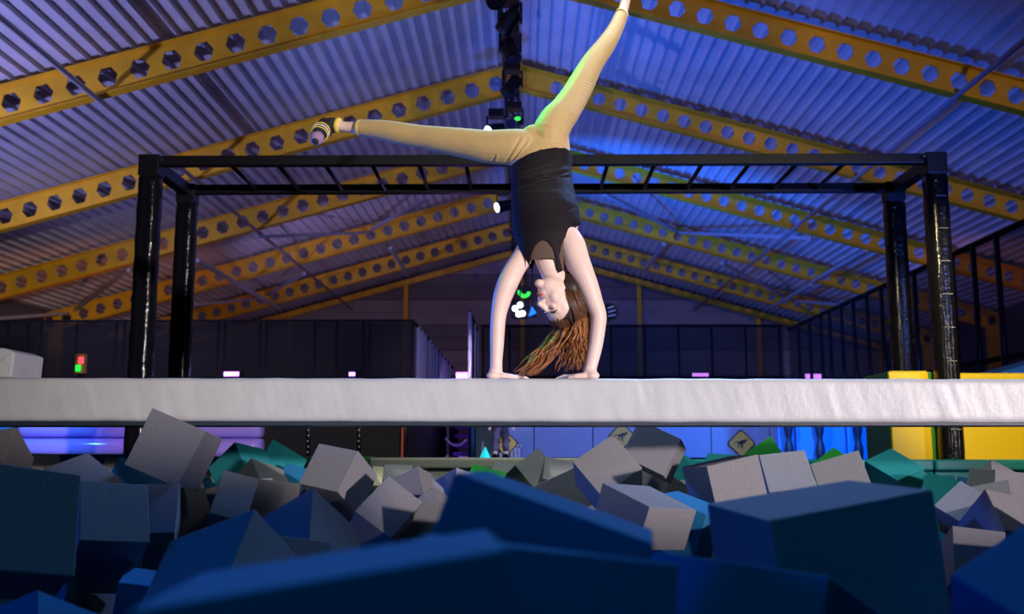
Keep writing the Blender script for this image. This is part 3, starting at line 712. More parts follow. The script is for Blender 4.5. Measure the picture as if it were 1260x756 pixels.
# measured foam cubes: colour, centre, rotation, size, label
FOAM = [
 ('grey',(-1.188,3.425,0.118),(0.148,0.127,-0.651,0.734),(0.201,0.199,0.2),'big grey foam cube tilted on its corner before the left half of the beam'),
 ('grey',(-1.007,2.007,-0.042),(-0.387,-0.523,0.176,-0.739),(0.212,0.19,0.159),'very large dark grey foam cube cut by the left frame edge'),
 ('grey',(-1.478,3.339,-0.034),(-0.197,0.932,-0.148,-0.265),(0.174,0.18,0.19),'grey foam cube with an apex, behind the large one at the left edge'),
 ('grey',(-1.085,2.636,-0.087),(0.24,-0.168,0.417,-0.86),(0.169,0.175,0.179),'dark grey foam cube with an upright square face below the tilted big one'),
 ('grey',(-1.326,3.868,-0.128),(-0.325,0.105,-0.623,0.704),(0.202,0.22,0.209),'grey foam cube touching the upright square one on its right'),
 ('blue',(-1.423,3.595,-0.065),(0.726,-0.036,0.353,-0.59),(0.2,0.182,0.2),'dark navy foam cube in shade beneath the big tilted one'),
 ('grey',(-1.178,2.836,-0.178),(0.151,-0.227,0.685,-0.675),(0.186,0.157,0.201),'long-faced grey foam cube beside the very large left cube'),
 ('grey',(-1.191,3.289,-0.123),(0.037,-0.13,0.934,-0.33),(0.134,0.196,0.193),'small bluish grey foam face between the left cubes and the navy-sided peak'),
 ('grey',(-0.584,1.949,-0.158),(-0.122,0.213,0.338,-0.909),(0.213,0.243,0.153),'grey foam cube with navy-lit left side and sharp peak in the lower left'),
 ('grey',(-0.616,2.555,-0.192),(-0.337,0.346,-0.51,0.712),(0.193,0.146,0.2),'flat-topped grey foam cube right behind the sharp-peaked one'),
 ('grey',(-0.594,2.845,-0.161),(-0.275,0.83,0.223,-0.43),(0.22,0.209,0.184),'grey foam cube with blue left side and pale right side in the middle left'),
 ('grey',(-0.768,4.215,0),(0.233,-0.036,-0.495,0.837),(0.203,0.193,0.204),'pale teal-grey foam cube with brownish right side under the beam'),
 ('grey',(-0.886,4.633,-0.098),(-0.173,-0.294,0.673,-0.656),(0.247,0.162,0.2),'dark lilac grey foam slab leaning against the pale teal-grey cube'),
 ('grey',(-0.419,3.907,-0.102),(-0.007,-0.251,-0.463,0.85),(0.193,0.198,0.2),'grey foam cube carrying a black triangular shadow on its face'),
 ('grey',(-0.333,3.649,-0.167),(-0.131,-0.277,-0.539,0.784),(0.228,0.182,0.193),'lilac grey foam cube behind the blurred blue ones, left of centre'),
 ('grey',(-0.48,3.432,-0.121),(0.3,0.092,-0.878,0.361),(0.147,0.2,0.198),'small dark grey foam cube wedged below the triangular shadow'),
 ('grey',(-0.259,4.272,-0.099),(-0.504,0.803,0.155,-0.279),(0.206,0.184,0.211),'grey foam cube with navy left face and thin pale top, left of centre'),
 ('green',(-0.224,5.804,-0.115),(0.275,-0.951,0.094,0.102),(0.201,0.199,0.2),'bright green foam cube by the beige pit edge near the centre'),
 ('grey',(0.035,6.078,-0.035),(-0.517,0.738,0.434,-0.006),(0.228,0.181,0.218),'pale greenish grey foam cube with black left side below the centre'),
 ('grey',(0.194,4.586,-0.079),(0.142,0.148,0.659,-0.724),(0.227,0.176,0.2),'lilac foam cube with a large tilted square face in the centre'),
 ('grey',(0.351,4.154,0.015),(-0.429,-0.197,0.469,-0.747),(0.195,0.206,0.199),'teal-grey foam cube with large diamond face right of centre'),
 ('grey',(0.615,4.708,0.112),(-0.277,-0.052,0.619,-0.733),(0.217,0.185,0.2),'large lilac foam cube with black top edge tucked under the beam'),
 ('grey',(0.669,4.887,-0.088),(-0.37,0.155,0.549,-0.733),(0.179,0.162,0.186),'small lilac foam face between diamond-faced cube and pale wedge'),
 ('grey',(0.379,3.188,-0.085),(-0.653,0.603,-0.415,0.194),(0.217,0.134,0.212),'lilac-topped foam cube with navy front face right of centre'),
 ('blue',(0.536,3.37,-0.13),(0.712,-0.638,0.286,-0.058),(0.178,0.169,0.203),'blue foam cube directly right of the navy-fronted lilac one'),
 ('grey',(0.747,3.737,-0.007),(-0.693,0.697,0.18,-0.032),(0.216,0.182,0.203),'long pale foam cube with dark left end right of the middle'),
 ('grey',(1.092,4.196,-0.028),(0.019,-0.066,-0.405,0.912),(0.19,0.199,0.2),'lilac foam cube directly right of the long pale one'),
 ('grey',(1.473,4.67,-0.022),(0.02,-0.202,-0.573,0.794),(0.223,0.182,0.197),'pale foam cube third in the row right of the long pale one'),
 ('teal',(1.978,5.408,-0.024),(0.103,-0.503,-0.813,-0.276),(0.23,0.196,0.177),'teal foam cube with dark sides before the narrow yellow box'),
 ('teal',(2.289,5.626,-0.156),(-0.466,0.851,-0.237,-0.054),(0.179,0.2,0.2),'dark teal foam cube below the right front post'),
 ('grey',(2.452,5.282,-0.09),(-0.318,0.472,0.23,-0.79),(0.194,0.207,0.172),'brownish grey foam cube with pointed top before the right yellow box'),
 ('grey',(2.263,4.805,-0.071),(-0.704,0.704,0.013,-0.09),(0.209,0.187,0.209),'lilac foam cube cut by the right frame edge, upper one'),
 ('grey',(1.74,3.699,-0.173),(0.375,-0.917,-0.043,0.126),(0.194,0.194,0.2),'brownish lilac foam cube at the right frame edge below the upper one'),
 ('grey',(1.856,4.231,-0.161),(-0.508,-0.023,0.412,-0.756),(0.204,0.163,0.179),'blue-lilac foam cube with diamond top at the right frame edge'),
 ('grey',(1.534,3.492,-0.26),(-0.564,0.818,-0.115,0.021),(0.167,0.181,0.198),'bluish grey foam cube below the diamond-topped one at the right'),
 ('grey',(0.446,1.526,-0.036),(-0.724,0.679,0.12,-0.015),(0.253,0.173,0.226),'huge blurred blue-lit foam cube in the right foreground'),
 ('blue',(0.644,1.252,-0.105),(0.833,-0.486,-0.264,0.026),(0.216,0.254,0.115),'blurred dark blue foam cube in the lower right corner'),
 ('blue',(-0.106,0.631,-0.031),(-0.083,-0.013,-0.704,0.705),(0.203,0.166,0.178),'nearest blurred blue foam cube with rising top edge at the bottom centre-left'),
 ('blue',(0.006,0.836,-0.047),(0.031,0.054,-0.671,0.738),(0.196,0.174,0.186),'blurred blue foam cube with falling top edge at the bottom centre'),
 ('blue',(0.012,1.069,-0.02),(-0.696,0.696,-0.161,-0.075),(0.203,0.178,0.203),'blurred blue foam cube behind the nearest two in the centre'),
 ('blue',(0.293,1.251,-0.124),(0.291,-0.166,-0.55,0.765),(0.223,0.159,0.252),'blurred blue foam cube at the bottom edge, left of the lower right corner one'),
 ('blue',(-0.783,1.677,-0.235),(0.043,0.192,0.524,-0.828),(0.157,0.159,0.218),'blurred blue foam cube in the bottom left corner'),
 ('grey',(-1.261,2.972,-0.35),(-0.316,0.87,0.257,-0.279),(0.13,0.212,0.175),'grey foam cube with brownish left side at the lower left'),
 ('blue',(-0.953,2.575,-0.263),(-0.726,0.671,0.035,-0.146),(0.122,0.135,0.174),'navy foam cube with pale top strip in the lower left'),
 ('teal',(-1.395,5.027,0.003),(-0.057,-0.371,-0.53,0.76),(0.205,0.205,0.205),'dark green foam cube right behind the big tilted one'),
 ('grey',(-1.244,4.825,-0.062),(-0.249,0.863,0.346,-0.271),(0.196,0.191,0.166),'small lilac foam cube right of the dark green one at the left'),
 ('teal',(-1.313,5.344,-0.007),(-0.327,0.899,0.03,-0.289),(0.215,0.215,0.215),'very dark green foam cube leaning up before the low black barrier'),
 ('blue',(-1.158,5.102,-0.102),(-0.229,0.961,0.031,-0.151),(0.174,0.212,0.212),'small navy foam cube left of the pale teal-grey one'),
 ('grey',(-0.937,3.72,-0.128),(-0.422,0.901,0.045,-0.089),(0.201,0.201,0.201),'grey foam cube with wide flat face behind the blue-sided one'),
 ('grey',(-1.211,4.344,-0.099),(0.098,-0.23,-0.686,0.683),(0.203,0.159,0.2),'small grey foam cube left of the wide flat-faced one'),
 ('grey',(-1.001,3.466,-0.08),(-0.934,0.311,-0.085,-0.153),(0.122,0.176,0.176),'small grey foam wedge poking out behind the sharp peak'),
 ('grey',(-2.013,3.841,0.074),(-0.05,-0.076,-0.38,0.92),(0.172,0.172,0.177),'brownish foam cube at the left frame edge above the very large one'),
 ('cream',(-2.871,6.007,-0.035),(-0.248,0.916,0.297,-0.103),(0.168,0.198,0.2),'cream foam cube at the left below the violet bolster'),
 ('grey',(-2.351,5.775,-0.062),(-0.29,0.934,0.157,-0.138),(0.15,0.199,0.2),'small grey foam cube on the pit edge left of the big tilted one'),
 ('green',(1.525,6.382,0.058),(-0.161,-0.254,-0.617,0.727),(0.224,0.189,0.2),'dark green foam cube under the right kangaroo sign'),
 ('teal',(1.218,6.189,-0.043),(-0.343,0.908,-0.23,0.068),(0.183,0.199,0.203),'teal foam cube left of the dark green one under the right sign'),
 ('teal',(1.008,5.944,-0.058),(-0.526,0.556,-0.616,0.189),(0.198,0.178,0.2),'small teal foam cube beside the black-topped lilac one'),
 ('green',(1.944,6.239,-0.021),(0.114,0.296,0.246,-0.916),(0.18,0.196,0.2),'dark green foam cube before the bright blue partition'),
 ('grey',(0.191,5.793,-0.07),(-0.336,0.936,-0.013,-0.108),(0.182,0.199,0.2),'grey foam cube behind the pale greenish grey one near the pit edge'),
 ('grey',(-0.123,6.364,-0.089),(-0.233,0.959,-0.095,-0.134),(0.182,0.2,0.2),'small brownish grey foam cube right of the bright green one'),
 ('grey',(-0.731,5.881,-0.092),(0.256,-0.965,-0.044,0.037),(0.167,0.193,0.193),'small dark grey foam cube near the beige pit edge'),
 ('cream',(-0.883,6.434,-0.125),(-0.305,0.948,0.06,-0.07),(0.179,0.2,0.2),'small cream foam cube by the left end of the beige pit edge'),
 ('grey',(-0.628,6.141,-0.134),(-0.213,0.948,-0.037,-0.235),(0.152,0.199,0.2),'small dark grey foam cube far back, left of the bright green one'),
 ('grey',(2.126,4.55,-0.16),(-0.328,0.899,-0.214,0.195),(0.157,0.197,0.2),'grey foam cube between the pointed brownish one and the right diamond top'),
]
FILL = [
 ('grey',(1.086,1.579,-0.26),(-0.528,0.36,0.43,-0.639),(0.2,0.2,0.2),'buried grey foam cube peeking out right of the lower right corner cube'),
 ('grey',(-1.271,1.767,-0.275),(0.141,-0.377,0.8,-0.444),(0.2,0.2,0.2),'buried grey foam cube peeking out left of the bottom left corner cube'),
 ('blue',(-0.137,1.69,-0.27),(-0.747,0.284,-0.436,-0.414),(0.19,0.19,0.19),'buried blue foam cube peeking out right of the nearest blurred blue cube'),
 ('blue',(-0.311,1.936,-0.281),(-0.755,-0.152,-0.592,-0.238),(0.2,0.2,0.2),'buried blue foam cube peeking out above the nearest blurred blue cube'),
 ('grey',(1.081,1.9,-0.269),(0.956,-0.268,-0.033,-0.118),(0.2,0.2,0.2),'buried grey foam cube peeking out below and right of the lower right corner cube'),
 ('grey',(1.316,1.868,-0.301),(-0.376,0.673,0.252,-0.585),(0.2,0.2,0.2),'buried grey foam cube peeking out below and right of the lower right-edge cube'),
 ('grey',(-1.33,2.083,-0.273),(-0.271,0.308,-0.899,-0.152),(0.19,0.19,0.19),'buried grey foam cube peeking out below and left of the very large left-edge cube'),
 ('teal',(-1.547,2.253,-0.264),(0.714,0.633,0.275,0.115),(0.21,0.21,0.21),'buried teal foam cube peeking out below and left of the very large left-edge cube'),
 ('grey',(-0.241,2.241,-0.237),(0.056,0.455,-0.887,0.049),(0.19,0.19,0.19),'buried grey foam cube peeking out below the lilac cube left of centre'),
 ('grey',(0.021,2.266,-0.247),(0.093,-0.737,-0.666,0.063),(0.19,0.19,0.19),'buried grey foam cube peeking out below the central blurred blue cube'),
 ('grey',(1.092,2.24,-0.304),(-0.807,0.582,-0.053,-0.084),(0.2,0.2,0.2),'buried grey foam cube peeking out left of the lower right corner cube'),
 ('grey',(1.374,2.213,-0.298),(0.196,0.366,0.175,-0.893),(0.2,0.2,0.2),'buried grey foam cube peeking out right of the bluish cube at the right'),
 ('grey',(-1.272,2.458,-0.251),(-0.599,0.768,0.095,-0.207),(0.19,0.19,0.19),'buried grey foam cube peeking out below the very large left-edge cube'),
 ('grey',(-0.442,2.43,-0.298),(-0.002,-0.573,-0.274,-0.772),(0.18,0.18,0.18),'buried grey foam cube peeking out above the nearest blurred blue cube'),
 ('blue',(-1.635,2.604,-0.28),(-0.52,0.666,0.114,0.522),(0.2,0.2,0.2),'buried blue foam cube peeking out below and left of the very large left-edge cube'),
 ('teal',(-0.103,2.609,-0.291),(0.705,0.678,0.208,-0.004),(0.2,0.2,0.2),'buried teal foam cube peeking out below and left of the central blurred blue cube'),
 ('teal',(-1.422,2.799,-0.254),(0.185,0.195,-0.662,-0.7),(0.2,0.2,0.2),'buried teal foam cube peeking out below the very large left-edge cube'),
 ('teal',(0.111,2.792,-0.271),(0.159,0.607,0.709,0.323),(0.19,0.19,0.19),'buried teal foam cube peeking out right of the central blurred blue cube'),
 ('teal',(0.378,2.728,-0.309),(-0.46,0.66,0.277,-0.526),(0.21,0.21,0.21),'buried teal foam cube peeking out below the plain blue cube right of centre'),
 ('grey',(1.477,2.79,-0.273),(-0.508,-0.061,0.14,-0.847),(0.19,0.19,0.19),'buried grey foam cube peeking out above the lower right corner cube'),
 ('grey',(-0.286,2.86,-0.307),(-0.93,-0.084,-0.329,-0.138),(0.19,0.19,0.19),'buried grey foam cube peeking out below the triangle-shadowed cube'),
 ('grey',(1.757,2.941,-0.259),(0.709,0.112,0.22,-0.661),(0.19,0.19,0.19),'buried grey foam cube peeking out above and right of the lower right corner cube'),
 ('grey',(-1.575,3.103,-0.171),(0.633,0.73,-0.169,-0.193),(0.19,0.19,0.19),'buried grey foam cube peeking out below and left of the cream left cube'),
 ('grey',(-0.092,3.05,-0.15),(0.619,-0.116,-0.065,-0.774),(0.2,0.2,0.2),'buried grey foam cube peeking out below and right of the navy-sided cube left of centre'),
 ('grey',(0.815,3.108,-0.191),(0.042,-0.626,0.773,-0.098),(0.2,0.2,0.2),'buried grey foam cube peeking out left of the huge right foreground cube'),
 ('grey',(-2.014,3.242,-0.177),(-0.64,0.543,-0.52,-0.156),(0.2,0.2,0.2),'buried grey foam cube peeking out left of the very large left-edge cube'),
 ('teal',(0.106,3.253,-0.212),(-0.937,0.117,-0.139,0.298),(0.2,0.2,0.2),'buried teal foam cube peeking out above and right of the central blurred blue cube'),
 ('blue',(1.819,3.304,-0.197),(0.432,-0.311,-0.348,-0.772),(0.2,0.2,0.2),'buried blue foam cube peeking out right of the lower right-edge cube'),
 ('grey',(-1.868,3.466,-0.15),(-0.126,-0.833,-0.539,-0.013),(0.19,0.19,0.19),'buried grey foam cube peeking out below the brownish left-edge cube'),
 ('grey',(0.863,3.468,-0.215),(-0.005,0.285,-0.223,0.932),(0.2,0.2,0.2),'buried grey foam cube peeking out below the lilac cube beside the long pale one'),
 ('blue',(-0.071,3.595,-0.146),(-0.71,-0.285,-0.627,0.146),(0.19,0.19,0.19),'buried blue foam cube peeking out below and right of the bright green cube'),
 ('grey',(1.128,3.541,-0.215),(0.247,0.289,-0.897,0.225),(0.2,0.2,0.2),'buried grey foam cube peeking out right of the huge right foreground cube'),
 ('grey',(2.043,3.643,-0.218),(0.294,-0.283,-0.85,0.333),(0.2,0.2,0.2),'buried grey foam cube peeking out right of the lower right-edge cube'),
 ('blue',(-1.77,3.771,-0.17),(0.411,0.717,0.053,0.561),(0.2,0.2,0.2),'buried blue foam cube peeking out right of the very large left-edge cube'),
 ('teal',(0.416,3.761,-0.16),(-0.48,-0.47,0.378,-0.637),(0.19,0.19,0.19),'buried teal foam cube peeking out below and left of the navy-fronted lilac cube'),
 ('blue',(0.982,3.753,-0.204),(-0.883,-0.407,-0.222,-0.074),(0.18,0.18,0.18),'buried blue foam cube peeking out above and left of the huge right foreground cube'),
 ('grey',(1.362,3.803,-0.196),(-0.537,0.148,-0.493,-0.668),(0.2,0.2,0.2),'buried grey foam cube peeking out below the teal cube'),
 ('grey',(-2.209,3.975,-0.2),(0.682,0.473,-0.046,-0.556),(0.19,0.19,0.19),'buried grey foam cube peeking out below and left of the brownish left-edge cube'),
 ('blue',(-1.059,3.973,-0.215),(-0.296,-0.494,-0.809,-0.115),(0.2,0.2,0.2),'buried blue foam cube peeking out below and left of the wide flat-faced grey cube'),
 ('grey',(-0.051,3.979,-0.161),(0.713,-0.27,0.5,0.411),(0.19,0.19,0.19),'buried grey foam cube peeking out below and right of the bright green cube'),
 ('grey',(0.577,3.966,-0.206),(0.838,-0.516,-0.043,0.173),(0.2,0.2,0.2),'buried grey foam cube peeking out below and right of the navy-fronted lilac cube'),
 ('grey',(1.958,3.931,-0.197),(-0.131,-0.154,-0.088,0.975),(0.19,0.19,0.19),'buried grey foam cube peeking out below and right of the upper right-edge cube'),
 ('blue',(-1.989,4.142,-0.183),(-0.307,0.869,-0.327,-0.21),(0.19,0.19,0.19),'buried blue foam cube peeking out below and left of the left apex cube'),
 ('grey',(1.354,4.124,-0.219),(-0.349,0.013,0.57,-0.744),(0.2,0.2,0.2),'buried grey foam cube peeking out above and right of the huge right foreground cube'),
 ('grey',(2.357,4.108,-0.215),(0.307,0.808,-0.209,-0.457),(0.2,0.2,0.2),'buried grey foam cube peeking out right of the upper right-edge cube'),
 ('grey',(-2.515,4.445,-0.176),(-0.244,-0.724,0.643,-0.049),(0.18,0.18,0.18),'buried grey foam cube peeking out left of the left apex cube'),
 ('grey',(1.222,4.391,-0.217),(0.025,0.499,0.827,0.257),(0.2,0.2,0.2),'buried grey foam cube peeking out above and left of the huge right foreground cube'),
 ('grey',(1.502,4.416,-0.212),(-0.684,0.531,-0.09,0.491),(0.19,0.19,0.19),'buried grey foam cube peeking out below and left of the teal cube'),
 ('blue',(2.435,4.459,-0.188),(-0.282,0.57,-0.553,0.538),(0.19,0.19,0.19),'buried blue foam cube peeking out right of the upper right-edge cube'),
 ('grey',(1.726,4.597,-0.221),(0.748,0.395,0.527,0.073),(0.2,0.2,0.2),'buried grey foam cube peeking out below and left of the dark teal cube'),
 ('grey',(-2.641,4.739,-0.169),(0.779,0.594,-0.196,0.045),(0.2,0.2,0.2),'buried grey foam cube peeking out left of the cream left cube'),
 ('grey',(0.077,4.824,-0.228),(0.472,0.719,-0.51,0.024),(0.2,0.2,0.2),'buried grey foam cube peeking out below the pale greenish grey cube'),
 ('grey',(0.436,4.882,-0.22),(0.033,0.866,-0.206,-0.455),(0.19,0.19,0.19),'buried grey foam cube peeking out left of the navy-fronted lilac cube'),
 ('teal',(2.442,4.979,-0.146),(0.608,-0.625,0.357,-0.334),(0.19,0.19,0.19),'buried teal foam cube peeking out below and right of the upper right-edge cube'),
 ('grey',(1.037,5.166,-0.166),(0.157,0.952,-0.264,0.006),(0.21,0.21,0.21),'buried grey foam cube peeking out below the long pale cube'),
 ('teal',(2.848,5.153,-0.201),(0.764,-0.583,-0.233,0.148),(0.19,0.19,0.19),'buried teal foam cube peeking out right of the lower right-edge cube'),
 ('grey',(-2.989,5.232,-0.135),(0.514,0.602,0.374,0.483),(0.19,0.19,0.19),'buried grey foam cube peeking out above and left of the very large left-edge cube'),
 ('grey',(0.809,5.29,-0.146),(0.577,-0.039,-0.039,0.815),(0.2,0.2,0.2),'buried grey foam cube peeking out above the plain blue cube right of centre'),
 ('teal',(1.538,5.319,-0.168),(0.436,0.888,0.138,0.041),(0.19,0.19,0.19),'buried teal foam cube peeking out above the huge right foreground cube'),
 ('blue',(-1.755,5.637,-0.195),(-0.278,0.729,-0.337,0.527),(0.2,0.2,0.2),'buried blue foam cube peeking out right of the cube right of the upright square one'),
 ('grey',(2.745,5.647,-0.139),(-0.087,0.67,-0.232,-0.7),(0.18,0.18,0.18),'buried grey foam cube peeking out right of the pointed brownish cube'),
 ('grey',(3.097,5.659,-0.163),(0.192,0.614,-0.749,0.161),(0.2,0.2,0.2),'buried grey foam cube peeking out right of the diamond-topped right cube'),
 ('teal',(-2.647,5.824,-0.185),(0.769,-0.151,-0.356,-0.509),(0.19,0.19,0.19),'buried teal foam cube peeking out below and left of the left apex cube'),
 ('teal',(-1.91,5.96,-0.204),(-0.217,0.521,-0.196,0.802),(0.21,0.21,0.21),'buried teal foam cube peeking out right of the cube right of the upright square one'),
 ('teal',(2.426,5.925,-0.146),(0.658,0.023,-0.712,-0.245),(0.19,0.19,0.19),'buried teal foam cube peeking out above and right of the dark teal cube'),
 ('blue',(2.669,5.989,-0.174),(0.169,-0.982,0.029,0.084),(0.2,0.2,0.2),'buried blue foam cube peeking out above the diamond-topped right cube'),
 ('blue',(3.019,6.199,-0.147),(-0.094,-0.824,-0.546,0.119),(0.19,0.19,0.19),'buried blue foam cube peeking out right of the pointed brownish cube'),
 ('grey',(3.518,6.843,-0.216),(0.13,-0.881,-0.108,-0.442),(0.21,0.21,0.21),'buried grey foam cube peeking out above and right of the lower right-edge cube'),
 ('grey',(1.299,2.59,-0.273),(-0.029,-0.936,0.251,0.247),(0.2,0.2,0.2),'buried grey foam cube peeking out above and left of the lower right corner cube'),
 ('grey',(1.724,2.659,-0.281),(-0.534,0.722,-0.071,0.435),(0.2,0.2,0.2),'buried grey foam cube peeking out below and right of the pointed brownish cube'),
 ('blue',(-0.874,3.127,-0.29),(-0.096,-0.279,-0.151,-0.943),(0.19,0.19,0.19),'buried blue foam cube peeking out above and right of the sharp-peaked lower-left cube'),
 ('grey',(-0.243,3.322,-0.252),(0.454,0.36,0.565,0.587),(0.19,0.19,0.19),'buried grey foam cube peeking out below and right of the lilac cube left of centre'),
 ('teal',(-1.611,3.506,-0.268),(0.296,0.56,0.76,0.148),(0.18,0.18,0.18),'buried teal foam cube peeking out left of the long-faced left cube'),
 ('grey',(-1.324,3.412,-0.288),(-0.903,-0.345,0.059,-0.249),(0.2,0.2,0.2),'buried grey foam cube peeking out below and right of the long-faced left cube'),
 ('blue',(0.232,3.493,-0.293),(0.188,-0.465,-0.074,0.862),(0.19,0.19,0.19),'buried blue foam cube peeking out right of the central blurred blue cube'),
 ('grey',(-0.58,3.638,-0.294),(0.252,-0.563,0.162,-0.77),(0.2,0.2,0.2),'buried grey foam cube peeking out right of the blue-sided middle-left cube'),
 ('grey',(0.155,3.817,-0.267),(-0.329,0.231,0.362,-0.841),(0.21,0.21,0.21),'buried grey foam cube peeking out above and right of the central blurred blue cube'),
 ('blue',(-1.426,4.109,-0.302),(-0.633,-0.427,-0.108,-0.637),(0.2,0.2,0.2),'buried blue foam cube peeking out below the cube right of the upright square one'),
 ('grey',(-0.527,4.107,-0.263),(-0.26,0.89,0.373,-0.034),(0.19,0.19,0.19),'buried grey foam cube peeking out left of the lilac cube left of centre'),
 ('grey',(0.216,4.109,-0.25),(0.78,-0.605,-0.116,0.106),(0.19,0.19,0.19),'buried grey foam cube peeking out below the tilted lilac square in the centre'),
 ('grey',(-1.111,4.182,-0.317),(0.196,-0.328,-0.851,-0.362),(0.2,0.2,0.2),'buried grey foam cube peeking out below the wide flat-faced grey cube'),
 ('grey',(-1.245,4.538,-0.283),(-0.018,-0.19,0.252,-0.949),(0.19,0.19,0.19),'buried grey foam cube peeking out below and left of the wide flat-faced grey cube'),
 ('blue',(1.924,4.867,-0.304),(-0.42,-0.618,-0.646,-0.156),(0.19,0.19,0.19),'buried blue foam cube peeking out below the dark teal cube'),
]

# ================================================================== the gymnast
GY = 3.87
def G(px, py, dy=0): return at(px, py, GY + dy)
def px_m(p): return (p.y) / FPX * 1.0

def remesh(mb, voxel, smooth=4):
    me = mb.mesh('tmp'); o = bpy.data.objects.new('tmp', me); COL.objects.link(o)
    r = o.modifiers.new('r', 'REMESH'); r.mode = 'VOXEL'; r.voxel_size = voxel
    if smooth: s = o.modifiers.new('s', 'SMOOTH'); s.factor = .5; s.iterations = smooth
    dg = bpy.context.evaluated_depsgraph_get(); dg.update()
    out = bpy.data.meshes.new_from_object(o.evaluated_get(dg))
    bpy.data.objects.remove(o); bpy.data.meshes.remove(me)
    for p in out.polygons: p.use_smooth = True
    return out

def cut(me, keep):
    """drop the faces whose centre fails keep(point, pixel)"""
    bm = bmesh.new(); bm.from_mesh(me)
    kill = [f for f in bm.faces if not keep(f.calc_center_median())]
    bmesh.ops.delete(bm, geom=kill, context='FACES')
    for _ in range(3):
        be = [v for v in bm.verts if any(e.is_boundary for e in v.link_edges)]
        new = {}
        for v in be:
            nb = [e.other_vert(v).co for e in v.link_edges if e.is_boundary]
            if len(nb) == 2: new[v] = v.co * .5 + (nb[0] + nb[1]) * .25
        for v, c in new.items(): v.co = c
    bm.to_mesh(me); bm.free()
    for p in me.polygons: p.use_smooth = True
    return me

def chain(mb, st, extra=0, n=20, r_mul=1.0):
    pts = []; rr = []
    for x, y, r, dy in st:
        p = G(x, y, dy); pts.append(p); rr.append(r * px_m(p) * r_mul + extra)
    # refine with Catmull-Rom so that limbs bend smoothly
    P, Rr = [], []
    for i in range(len(pts) - 1):
        p0, p1, p2, p3 = pts[max(i - 1, 0)], pts[i], pts[i + 1], pts[min(i + 2, len(pts) - 1)]
        r0, r1, r2, r3 = rr[max(i - 1, 0)], rr[i], rr[i + 1], rr[min(i + 2, len(pts) - 1)]
        for q in range(4):
            t = q / 4
            f = lambda a, b, c, d: .5 * (2 * b + (c - a) * t + (2 * a - 5 * b + 4 * c - d) * t * t + (3 * b - a - 3 * c + d) * t ** 3)
            P.append(f(p0, p1, p2, p3)); Rr.append(f(r0, r1, r2, r3))
    P.append(pts[-1]); Rr.append(rr[-1])
    mb.tube(P, Rr, n)
    mb.ball(P[0], Rr[0] * .98); mb.ball(P[-1], Rr[-1] * .98)

TORSO = [(663, 172, 37, .27), (664, 186, 37.5, .255), (665, 200, 37, .235), (666, 214, 35.5, .21), (667, 230, 36.5, .18), (669, 248, 38.2, .14), (671, 264, 39.8, .10), (673, 280, 40, .07), (672, 296, 36, .045), (671, 310, 29, .03)]
def torso(mb, extra=0, st=TORSO, k=.60):
    pts = []; r1 = []; r2 = []
    for x, y, r, dy in st:
        p = G(x, y, dy); pts.append(p); r1.append(r * px_m(p) + extra); r2.append(r * px_m(p) * k + extra)
    mb.tube(pts, r1, 28, ecc=r2, axis=(0, 1, 0))
LLEG = [(650, 182, 21, .25), (632, 181.5, 21.5, .25), (600, 180.5, 19.3, .27), (570, 176, 17, .30), (540, 171.5, 14.6, .33), (515, 168, 13, .36), (490, 164, 12.7, .39), (465, 159.5, 10.8, .42), (445, 157.5, 8.8, .44), (427, 156.5, 7.4, .46), (413, 154.5, 7.2, .47)]
RLEG = [(674, 170, 22, .25), (684, 150, 20.5, .29), (694, 138, 18.4, .33), (706, 120, 16.4, .38), (716, 102, 15.2, .43), (726.5, 82, 13.4, .49), (735, 69, 12.3, .54), (745, 56, 11, .59), (756, 38, 8.9, .66), (764, 20, 7.2, .72), (768, 8, 6.9, .76), (771.5, -8, 6.8, .78)]
LARM = [(652, 300, 13, .06), (643, 316, 13, .05), (633, 332, 13, .02), (625, 348, 13.2, 0), (619, 364, 12.2, 0), (615, 380, 10.4, 0), (613, 393, 9.5, 0), (612, 408, 9.3, 0), (611.3, 428, 8.5, 0), (610.5, 446, 7.7, 0), (610.5, 457, 7.8, 0)]
RARM = [(694, 288, 17, .05), (703, 302, 17.5, .03), (709, 318, 16.2, .01), (717, 336, 14.2, 0), (725, 355, 12.6, 0), (731, 372, 11.2, 0), (736.5, 388, 10, 0), (736, 402, 9.5, 0), (733, 425, 8.8, 0), (728, 447, 8.0, 0), (725.5, 457, 7.9, 0)]

